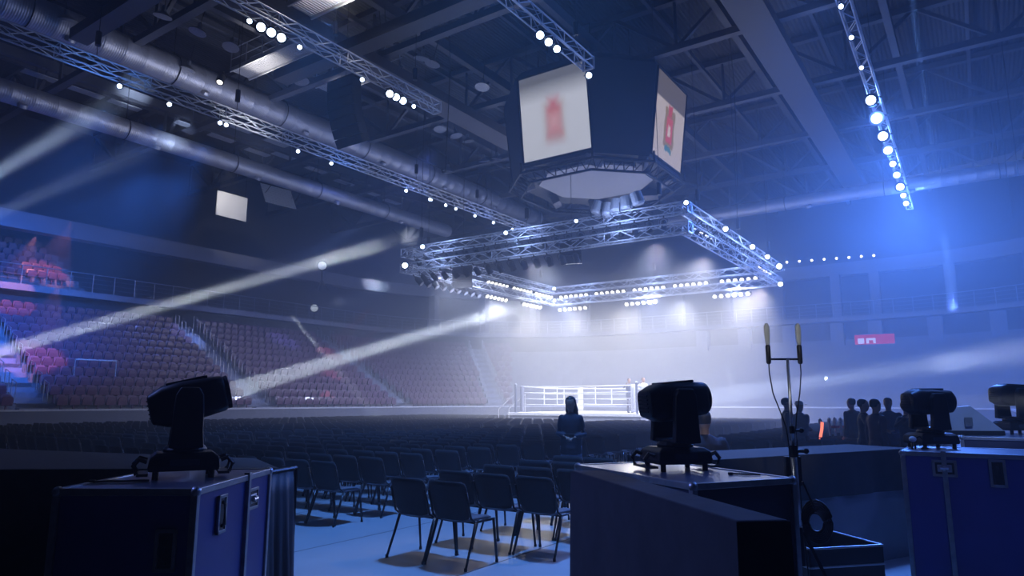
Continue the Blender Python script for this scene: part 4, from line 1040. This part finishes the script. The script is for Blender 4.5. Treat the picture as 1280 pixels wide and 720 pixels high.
# stanchions with red belts
for k, (px, Y) in enumerate(((1018, 15.5), (1029, 16.5), (1036, 16.6), (1043, 16.4), (1051, 17), (1058, 17))):
    x = (px - 640) / 853. * Y; t = thing('stanchion', ('chrome stanchion with a glowing red strip, leftmost of the row' if k == 0 else 'thin chrome stanchion with red belt, %s from the left' % ORD[k]), 'stanchion', (x, Y, 0))
    m = MB(); m.lathe([(.17, 0), (.17, .015), (.05, .03), (.025, .05), (.025, 1.1), (.04, 1.12), (.04, 1.2), (.001, 1.24)], 14); m.build('post', M_alu, t)
    if k == 0: m = MB(); m.smooth = True; m.path([(-.1, -.05, .55), (-.06, -.05, .75), (0, -.06, 1.0), (.02, -.06, 1.15)], .03, 6); m.build('light_strip', mat('red_strip', (.8, .1, .08), .4, emit=(1, .2, .12), estr=1.6), t)
    else: m = MB(); m.box(.03, .30, -.01, .01, .98, 1.04); m.build('belt', M_red, t)

# ================================================================== PEOPLE
def person(label, loc, rz, pose='stand', H=1.7, top=(.05, .06, .1), legs=(.05, .06, .12), hairc=(.02, .015, .012), hair='short', vox=.014, yaw=0, head_down=0, skin=M_skin, fem=False, phone=False, cap=None):
    s = H / 1.7; t = thing('person', label, 'person', loc, rz)
    V = lambda *p: Vector(p) * s
    sit = pose == 'sit'
    hz = .52 if sit else .93
    # facing -Y.  joints
    pel = V(0, 0, hz); lean = V(0, -.05 if sit else 0, 0)
    dz = hz - .93
    sw = .145 if fem else .175; sh = [V(-sw, 0, 1.385 + dz) + lean, V(sw, 0, 1.385 + dz) + lean]
    neck = V(0, .005, 1.46 + dz) + lean; hc = V(0, -.012, 1.60 + dz) + lean
    if pose == 'front':   # hands together in front of the belly holding a phone
        el = [V(-.205, .03, 1.13), V(.215, .03, 1.12)]; wr = [V(-.09, -.20, 1.105), V(.07, -.20, 1.085)]
    elif pose == 'sit': el = [V(-.26, .0, 1.13 + dz) + lean, V(.26, 0, 1.13 + dz) + lean]; wr = [V(-.15, -.26, 1.03 + dz) + lean, V(.15, -.26, 1.03 + dz) + lean]
    elif pose == 'lift': el = [V(-.33, -.05, 1.25), V(.27, .02, 1.12)]; wr = [V(-.30, -.25, 1.42), V(.28, -.02, .88)]
    else: el = [V(-.225, .03, 1.12), V(.225, .03, 1.12)]; wr = [V(-.24, -.03, .87), V(.24, -.03, .87)]
    hip = [V(-.09, 0, hz), V(.09, 0, hz)]
    if sit: kn = [V(-.13, -.43, .53), V(.13, -.43, .53)]; an = [V(-.13, -.40, .09), V(.13, -.40, .09)]
    else: kn = [V(-.10, -.02, .49), V(.10, -.02, .49)]; an = [V(-.10, .02, .08), V(.11, .0, .08)]
    def torso(mb, g):
        secs = []; n = 16
        pr = [(.0, .155, .10), (.08, .165, .11), (.2, .135 if fem else .155, .095), (.33, .15 if fem else .175, .105), (.42, .155 if fem else .18, .10), (.465, .125 if fem else .145, .085), (.50, .085 if fem else .095, .068), (.53, .05, .052)]
        for k, (dzz, rx, ry) in enumerate(pr):
            f_ = dzz / .53; c = pel.lerp(neck, f_); secs.append([c + Vector(((rx + g) * math.cos(2 * PI * i / n), (ry + g) * math.sin(2 * PI * i / n), 0)) * s for i in range(n)])
        mb.loft(secs)
        mb.ball(pel + V(0, .01, -.03), .13 * s + g, 12, 8, sx=1.2, sz=.8)
    def limb(mb, pts, rs, g=0): mb.path(pts, [r * s + g for r in rs], 10); [mb.ball(p, r * s + g, 10, 6) for p, r in zip(pts, rs)]
    mh = lambda a, b, f_: a.lerp(b, f_)
    body = MB(); torso(body, 0)
    limb(body, [V(0, .01, 1.42 + dz) + lean, neck + V(0, 0, .02), hc + V(0, .01, -.05)], [.06, .052 if not fem else .045, .052])
    R_h = Matrix.Translation(hc) @ Matrix.Rotation(yaw, 4, 'Z') @ Matrix.Rotation(head_down, 4, 'X')
    hd = [(-.115, .025, .03, -.035), (-.10, .045, .05, -.025), (-.06, .062, .08, -.008), (-.01, .072, .094, 0), (.04, .075, .097, .004), (.08, .066, .085, .008), (.105, .042, .055, .01), (.115, .01, .012, .01)]
    body.loft([[Vector((rx * math.cos(2 * PI * i / 16), yo + ry * math.sin(2 * PI * i / 16), z)) * s for i in range(16)] for z, rx, ry, yo in hd], R_h)
    F = lambda *p: Vector(p) * s
    body.loft([[F(-.008, -.088, .02), F(.008, -.088, .02), F(0, -.08, .022)], [F(-.016, -.092, -.028), F(.016, -.092, -.028), F(0, -.118, -.026)], [F(-.01, -.085, -.038), F(.01, -.085, -.038), F(0, -.10, -.036)]], R_h)   # nose
    for sx in (-1, 1): body.ball(R_h @ F(sx * .074, .005, 0), .018 * s, 8, 6, sx=.5, sz=1.5); body.ball(R_h @ F(sx * .03, -.085, .022), .016 * s, 8, 6, sz=.5, sy=.6)
    body.ball(R_h @ F(0, -.088, -.06), .02 * s, 8, 6, sz=.45, sy=.6)
    hands = []
    for i, sx in ((0, -1), (1, 1)):
        limb(body, [sh[i], mh(sh[i], el[i], .5), el[i], mh(el[i], wr[i], .5), wr[i]], [.04, .036, .032, .028, .02] if fem else [.05, .042, .036, .032, .023])
        d = (wr[i] - el[i]).normalized(); side = Vector((0, 0, 1)).cross(d)
        if side.length < .2: side = Vector((0, 1, 0))
        side.normalize(); up = d.cross(side)
        if abs(d.z) > .7: side = Vector((0, 1, 0)); up = d.cross(side).normalized() 
        pc = wr[i] + d * .045 * s
        q_ = Matrix((side, d, up)).transposed().to_4x4()
        body.box(-.038 * s, .038 * s, -.045 * s, .05 * s, -.012 * s, .012 * s, Matrix.Translation(pc) @ q_, ch=.008 * s)
        curl = -1
        for f_ in range(4):
            L = (.066, .075, .07, .055)[f_] * s; x = (-.029 + .0195 * f_) * s; b0 = pc + side * x + d * .048 * s
            b1 = b0 + d * L * .45 + up * curl * .008 * s; b2 = b1 + d * L * .25 + up * curl * .018 * s; b3 = b2 + d * L * .12 + up * curl * .02 * s
            body.path([b0, b1, b2, b3], [.0088 * s, .0085 * s, .008 * s, .0065 * s], 8)
        ts = -1 if sx > 0 else 1
        b0 = pc + side * ts * .034 * s - d * .015 * s; b1 = b0 + side * ts * .022 * s + d * .025 * s; b2 = b1 + d * .03 * s + up * curl * .012 * s
        body.path([b0, b1, b2], [.012 * s, .010 * s, .0075 * s], 8)
        hands.append((pc, d, side, up))
        limb(body, [hip[i], mh(hip[i], kn[i], .5), kn[i], mh(kn[i], an[i], .35), an[i]], [.085, .072, .054, .052, .036])
        body.ball(an[i] + V(0, -.05, -.045), .04 * s, 10, 6, sy=2.0, sz=.8)
    def fuse(o, v, it=4):
        r = o.modifiers.new('remesh', 'REMESH'); r.mode = 'VOXEL'; r.voxel_size = v; r.use_smooth_shade = True
        k = o.modifiers.new('smooth', 'SMOOTH'); k.iterations = it; k.factor = .5
        return o
    fuse(body.build('body', skin, t), vox * .62 if phone else vox * .8, 2 if not phone else 3)
    g = .016
    jk = MB(); torso(jk, g * s)
    jk.loft([[pel + Vector((rx * math.cos(2 * PI * i / 16), ry * math.sin(2 * PI * i / 16), z)) * s for i in range(16)] for z, rx, ry in ((-.13, .178, .125), (-.06, .178, .128), (.06, .172, .12), (.16, .155, .11))])
    for i in (0, 1): limb(jk, [sh[i] + V(0, 0, -.01), mh(sh[i], el[i], .5), el[i], mh(el[i], wr[i], .5), mh(el[i], wr[i], .92)], [.052, .045, .04, .037, .031] if fem else [.056, .05, .045, .041, .035], .006)
    fuse(jk.build('jacket', mat('jacket_%g_%g' % (top[0], top[2]), top, .8, noise=.3, nscale=12), t), vox)
    tr = MB(); tr.ball(pel + V(0, .01, -.05), .128 * s, 12, 8, sx=1.2, sz=.9)
    for i in (0, 1): limb(tr, [hip[i], mh(hip[i], kn[i], .5), kn[i], mh(kn[i], an[i], .4), an[i] + V(0, 0, .01)], [.088, .078, .06, .056, .048] if fem else [.094, .084, .066, .062, .054])
    fuse(tr.build('trousers', mat('trousers_%g_%g' % (legs[0], legs[2]), legs, .8, noise=.25, nscale=20), t), vox)
    for i in (0, 1):
        m = MB(); m.smooth = True; a_ = an[i] - V(0, 0, .08)
        m.loft([[a_ + Vector((x * wd, y * 1.0, z)) * s for x, y in [(math.cos(2 * PI * k / 12) * .048, -.055 + math.sin(2 * PI * k / 12) * .135) for k in range(12)]] for z, wd in ((0, 1), (.02, 1.04), (.05, .9), (.075, .6))])
        m.build('shoe', M_black, t)
    hr = MB(); hm = mat('hair_%g' % hairc[0], hairc, .5, noise=.4, nscale=40)
    if cap:
        hr.loft([[Vector((.084 * k_ * math.cos(2 * PI * i / 16), .01 + .105 * k_ * math.sin(2 * PI * i / 16), z)) * s for i in range(16)] for z, k_ in ((.035, 1), (.08, .95), (.112, .7), (.125, .2))], R_h)
        hr.box(-.07 * s, .07 * s, -.17 * s, -.08 * s, .035 * s, .045 * s, R_h, ch=.004); hr.build('cap', mat('cap_%g' % cap[0], cap, .8), t)
    elif hair == 'long':
        n = 20; secs = []
        for z, rx, ry, yo in ((-.25, .08, .05, .06), (-.20, .105, .07, .05), (-.12, .108, .082, .04), (-.06, .098, .09, .03), (.0, .092, .098, .022), (.06, .087, .10, .018), (.084, .08, .095, .018), (.10, .066, .085, .016), (.122, .036, .045, .012), (.13, .01, .01, .01)):
            sec = []
            for k in range(n):
                a = 2 * PI * k / n; y = math.sin(a)
                front = max(0, -y)           # face opening
                if z < .085: yy = yo + ry * y * (1 - .8 * front)
                else: yy = yo + ry * y
                sec.append(Vector((rx * math.cos(a), yy, z)) * s)
            secs.append(sec)
        hr.loft(secs, R_h); fuse(hr.build('hair', hm, t), vox * .7)
    else:
        hr.loft([[Vector((.081 * k_ * math.cos(2 * PI * i / 16), .022 + .1 * k_ * math.sin(2 * PI * i / 16), z)) * s for i in range(16)] for z, k_ in ((-.03, .86), (.02, .98), (.06, 1.0), (.10, .8), (.125, .3))], R_h)
        fuse(hr.build('hair', hm, t), vox * .7)
    if phone:
        pc = (hands[0][0] + hands[1][0]) / 2; ph = thing('phone', 'small phone held in both hands by the standing woman', 'phone', Matrix.Translation(loc) @ Matrix.Rotation(rz, 4, 'Z') @ (pc + V(0, -.035, .025)), rz, rot=(R(-35), 0, rz))
        m = MB(); m.box(-.075, .075, -.037, .037, -.004, .004, ch=.003); m.build('shell', M_black, ph); m = MB(); m.box(-.07, .07, -.033, .033, .004, .0048); m.build('screen', mat('phone_screen', (.3, .35, .5), .2, emit=(.5, .6, .9), estr=.6), ph)
    return t
wm = person('woman in a dark open jacket standing in the aisle looking down at her phone', (.93, 11.0, 0), R(-8), 'front', 1.66, (.022, .026, .045), (.16, .20, .32), (.02, .014, .012), 'long', .013, yaw=R(-12), head_down=R(18), fem=True, phone=True)
# pale shirt front of the woman
person('man seen from behind seated beyond the middle moving light', (2.14, 7.75, .18), R(165), 'sit', 1.72, (.018, .02, .04), (.03, .03, .05), (.05, .04, .04), 'short', .015)
st = thing('stool', 'black stool under the man seated behind the counter', 'stool', (2.14, 7.75, 0)); m = MB(); m.lathe([(.15, .52), (.19, .53), (.19, .565), (.17, .575)], 20); m.build('seat', M_black, st); m = MB(); m.tube((0, 0, .05), (0, 0, .53), .025, 10); m.build('post', M_blackm, st)
for k in range(5): a = 2 * PI * k / 5; m = MB(); m.tube((0, 0, .08), (.27 * math.cos(a), .27 * math.sin(a), .03), .015, 6); m.ball((.27 * math.cos(a), .27 * math.sin(a), .03), .03, 8, 6); m.build('foot', M_blackm, st)
person('person in dark hooded clothes standing behind the antenna stand', (5.55, 14.0, 0), R(70), 'stand', 1.66, (.02, .022, .035), (.02, .02, .03), vox=.02)
person('person with a pale cap facing the ring, right of the antenna stand', (6.05, 14.6, 0), R(120), 'front', 1.6, (.10, .11, .16), (.03, .03, .05), vox=.02, cap=(.55, .55, .55))
crowd = [(1072, 13.0, 60, 'lift', 'person in black on the right, leftmost of the group, with one arm raised', (.03, .035, .06)), (1087, 12.2, 100, 'stand', 'person in a dark t-shirt in the middle of the right group', (.06, .03, .05)),
         (1103, 13.4, -30, 'front', 'person in dark blue at the back of the right group', (.03, .05, .12)), (1125, 12.0, 20, 'lift', 'person in a dark jacket standing apart at the right end of the group', (.04, .04, .06)), (1058, 15.4, 200, 'stand', 'person in black beyond the chrome stanchions', (.02, .02, .03))]
for px, Y, r_, ps, lb, c in crowd: person(lb, ((px - 640) / 853. * Y, Y, 0), R(r_), ps, 1.6 + .03 * (px % 3), c, (.025, .025, .04), vox=.02)
# two people on the ring
for (a, b), lb, ps, c in (((1.9, -.9), 'coach in dark clothes standing on the ring canvas near the ropes', 'lift', (.10, .11, .15)), ((3.0, -1.6), 'person in a white shirt on the ring at the near right corner', 'lift', (.75, .76, .8))):
    P = W(a, b, 1.03); person(lb, P, R(20), ps, 1.75, c, (.1, .1, .14), vox=.022)
# ================================================================== LIGHT AND HAZE
w = bpy.data.worlds.new('world'); SC.world = w; w.use_nodes = True
w.node_tree.nodes['Background'].inputs[0].default_value = (.12, .2, .6, 1); w.node_tree.nodes['Background'].inputs[1].default_value = .006
hm = bpy.data.materials.new('stage_haze'); hm.use_nodes = True; nt = hm.node_tree; nt.nodes.clear()
out = nt.nodes.new('ShaderNodeOutputMaterial'); vs_ = nt.nodes.new('ShaderNodeVolumeScatter'); nt.links.new(vs_.outputs[0], out.inputs['Volume'])
vs_.inputs['Color'].default_value = (.9, .93, 1, 1); vs_.inputs['Density'].default_value = .019; vs_.inputs['Anisotropy'].default_value = .2
def haze_copy(nm, d):
    q = hm.copy(); q.name = nm; [n for n in q.node_tree.nodes if n.type == 'VOLUME_SCATTER'][0].inputs['Density'].default_value = d; return q
def haze_box(b0, b1, z0, z1, m, lab):
    mb = MB(); mb.prism([(p.x, p.y) for p in (W(-33, b0), W(34, b0), W(34, b1), W(-33, b1))], z0, z1); tag(mb.build('stage_haze', m), lab, 'haze', kind='stuff')
haze_box(-20, 29, .004, 11.0, hm, 'pale stage haze around the boxing ring and the stands')
haze_box(-45, -20.001, .004, 11.0, haze_copy('near_haze', .007), 'clearer stage haze around the near flight cases and chairs')
haze_box(-45, 29, 11.001, 19.9, haze_copy('thin_upper_haze', .0035), 'thinner haze drifting up under the dark roof')
cy = SC.cycles
cy.volume_bounces = 0; cy.max_bounces = 4; cy.diffuse_bounces = 2; cy.glossy_bounces = 2; cy.transmission_bounces = 1; cy.transparent_max_bounces = 4
cy.sample_clamp_indirect = 2; cy.caustics_reflective = False; cy.caustics_refractive = False; cy.use_light_tree = True
cy.use_denoising = True
try: cy.denoiser = 'OPENIMAGEDENOISE'
except Exception: pass

WH = (1, .96, .95); LAV = (.72, .78, 1.0); BLU = (.13, .28, 1.0)
D = Vector((0, 0, -1))
# rig: every lamp bar throws a wide pool down and inwards
for k, (a, b) in enumerate(((-6, HH), (-2, HH), (2, HH), (6, HH), (-HH, 0), (-HH, 4), (HH, -5), (HH, 5))):
    spot('bar_light', W(a, b, 7.75), W(a * .35, b * .35, 0), 128, 4700, (1, .95, .9) if k % 2 else (.85, .87, 1), 1, .3)
for a, b in ((-6, -7), (0, -7), (6, -7)): spot('rig_wash', W(a, b, 8.2), W(a * .6, b * .1 - 0, 0), 120, 3200, LAV, 1, .3)
# outward washes that fill the far and left parts of the hall with pale haze
for a, b, ta, tb, wt in ((-5, 5, -14, 8, 6200), (-5, -2, -14, -4, 2600), (0, 7, -4, 15, 6200), (5, 7, 8, 15, 3800)):
    spot('outward_wash', W(a, b, 8.2), W(ta, tb, 1), 140, wt, (.5, .6, 1), 1, .3)
for k in range(12):
    t = (k % 3 - 1) * 5.0; a, b = ((t, -HH - .9), (HH + .9, t), (t, HH - .9), (-HH - .9, t))[k // 3]
    point('rig_fill', W(a, b, 8.9), 95, (.35, .5, 1), .1)  # added points beside the trusses to brighten the lattice, no fixtures there
# blue wash from the glaring column on the right
for a, b, wt in ((14.5, -4, 6500), (14.4, 2, 8000), (14.3, 8, 8500), (14.2, 13.5, 6000)):
    spot('blue_wash', W(a, b, 13.2), W(a + 1, b - 8, 2), 140, wt, (.07, .22, 1), 1, .2)
spot('blue_wash', W(26, 4, 9.5), W(15, 10, 3), 120, 6000, (.07, .22, 1), 1, .2)
for b in (-3, 1, 6, 11, 15): point('lamp_glow', W(14.4, b, 13.1) - BV * .4, 330, (.16, .34, 1), .25)
# blue wash over the near floor and cases
spot('floor_blue', (.3, 9.2, 12.5), (.1, 9.0, 0), 44, 7500, (.10, .31, 1.0), .6, .5)
spot('floor_blue', (-5, 16, 12.5), (-5, 16.5, 0), 60, 4200, (.10, .3, 1.0), .8, .5)
spot('counter_blue', (4.5, 9.5, 9), (3.5, 7.2, 1), 44, 2600, (.08, .25, 1.0), .8, .3)
spot('case_blue', W(21, -24, 9), Vector((2.5, 5, 1)), 40, 900, (.12, .26, 1.0), .8, .4)
spot('barrier_fill', (-7, 4.6, 6.5), (.6, 3.2, .8), 22, 1800, (.2, .3, 1.0), .8, .3)  # added spot lifting the barrier cloth out of black, unseen source
spot('case_front_blue', (2.2, -.5, 6), (4.6, 6.0, 1.0), 24, 260, (.12, .2, 1.0), .3, .1)
spot('console_fill', (2.6, 1.5, 5.5), (5.3, 7.9, 1.4), 9, 900, (.3, .5, 1.0), .4, .1)  # extra spot added only to light the back of the console
spot('antenna_fill', (.5, -1.5, 4.2), (1.97, 4.9, 2.05), 9, 480, (.95, .97, 1.0), .5, .1)  # white spot added behind the camera to brighten the antennas
spot('floor_warm', W(16, -22, 11), W(13.2, -28, 0), 22, 600, (1, .75, .5), .6, .3)
# blue patch high on the left, and stand lights
for k, b in enumerate((-22.5, -20.5, -18.5)): spot('left_blue', W(-8.5, b, 12.2), W(-18 - k, b - 1, 8), 64, 12000, (.04, .2, 1.0), 1, .3)
spot('stand_blue', W(-9, -4, 16.5), W(-20, -6, 3), 90, 5500, (.14, .24, 1.0), 1, .3)
spot('stand_blue', W(-4, 6, 16.5), W(-14, 14, 3), 90, 5500, (.22, .34, 1.0), 1, .3)
def at_depth(px, py, Y):
    pch = math.atan(142 / 853.); x = (px - 640) / 853.; v = -(py - 360) / 853.
    d = (x, math.cos(pch) - v * math.sin(pch), math.sin(pch) + v * math.cos(pch)); t = Y / d[1]; return Vector((d[0] * t, Y, 1.6 + d[2] * t))
for (x, y), Y, d, b in (((6, 380), 36, 4.6, -16), ((52, 356), 40, 5.2, -16), ((40, 450), 32.6, 4.6, -20), ((408, 443), 50.6, 2.6, -6), ((414, 470), 47, 2.2, -6), ((395, 510), 44, 1.6, -6)):
    T_ = at_depth(x, y, Y); spot('stand_pink', T_ + AV * 3.5 + BV * (b + 14) * .1 + Vector((0, 0, 3.2)), T_, d * 8, 1400, (1, .35, .4), .3, .05)
spot('seat_blue', W(-7.1, -8, 12.6), at_depth(235, 420, 42.8), 8, 26000, (.2, .35, 1), .5, .05)
spot('seat_blue', W(-7.1, 0, 12.6), at_depth(352, 428, 48.9), 7, 26000, (.2, .35, 1), .5, .05)
# tight beams
def beam(P, to, spread, wt, col=(.85, .92, 1.0), dia=.12):
    L = bpy.data.lights.new('beam', 'AREA'); L.shape = 'DISK'; L.size = dia; L.spread = R(spread); L.energy = wt; L.color = col
    o = bpy.data.objects.new('beam', L); COL.objects.link(o); o.location = P
    o.rotation_euler = (Vector(to) - Vector(P)).to_track_quat('-Z', 'Y').to_euler(); return o
beam(ML1[0], z_at(640, 385, 6.5), 1.9, 56)
beam(ML2[0], z_at(1300, 436, 4.6), 3.0, 22, (.7, .8, 1))
beam(ML3[0], ML3[0] + Vector((3, .4, 0)), 9, 5)
beam(at_depth(-60, 456, 6), z_at(480, 305, 11.5), 1.9, 52, dia=.14)
beam(at_depth(-60, 250, 9), z_at(140, 130, 13.5), 3.5, 40, (.6, .75, 1), .2)
beam(at_depth(-60, 292, 9), z_at(150, 200, 9), 3.5, 14, (.5, .65, 1), .2)
beam(Vector((26, 24, 12.0)), z_at(870, 275, 12), 3.5, 45, (.7, .8, 1), .3)
beam(at_depth(1136, -30, 22), at_depth(1172, 240, 34), 1.6, 60, (.15, .35, 1), .22)
for x, y, x2, y2 in ((365, 395, 470, 520), (908, 455, 925, 520), (1030, 470, 1058, 505), (213, 135, 270, 215), (149, 109, 240, 160)):
    P = z_at(x, y, 12.5) if y < 300 else z_at(x, y, 4.5 if x < 900 else 3.2); beam(P, z_at(x2, y2, .8) if y > 300 else z_at(x2, y2, 9), 3, 8 if y > 300 else .5)
for b, c in ((-23.5, (.1, .3, 1)), (-18.0, (.9, .92, 1)), (-12.8, (.12, .3, 1)), (-8, (.15, .3, 1)), (-2, (.15, .3, 1)), (3, (.15, .3, 1))): spot('truss_fill', W(-6.2, b, 11.4), W(-7.1, b, 13), 100, 90 if c[0] < .5 else 130, c, .6, .1)  # added spots standing in for patterned light on the upper left truss
# roof work light
spot('work_light', CW1 + AV * 2 + Vector((0, 0, 1.6)), CW1 + AV * 2 + Vector((0, 0, -1)), 110, 500, WH, .5, .2)
spot('work_light', CW1 + AV * 2.5 + Vector((0, 0, -1.2)), CW1 + AV * 2.5 + Vector((0, 0, 3)), 110, 500, WH, .6, .2)
spot('work_light', CW2 + AV * 1.6 + Vector((0, 0, -1.5)), CW2 + AV * 2.4 + Vector((0, 0, 3)), 90, 260, WH, .6, .2)
spot('work_light', CW3 + AV * 1.5 + Vector((0, 0, -1.5)), CW3 + AV * 2.2 + Vector((0, 0, 3)), 80, 150, WH, .6, .2)
spot('panel_light', PANEL + AV * 4 - BV * 3 + Vector((0, 0, 1)), PANEL, 35, 900, WH, .5, .2)
area('roof_fill', W(0, -6, 12), W(0, -4, 20), 14, 14, 60, (.6, .65, 1.0))  # ambient fill added for the roof, not a work lamp
spot('duct_light', W(-8, -16, 12), W(-14, -16, 16.5), 110, 700, (.7, .75, 1), .8, .3)
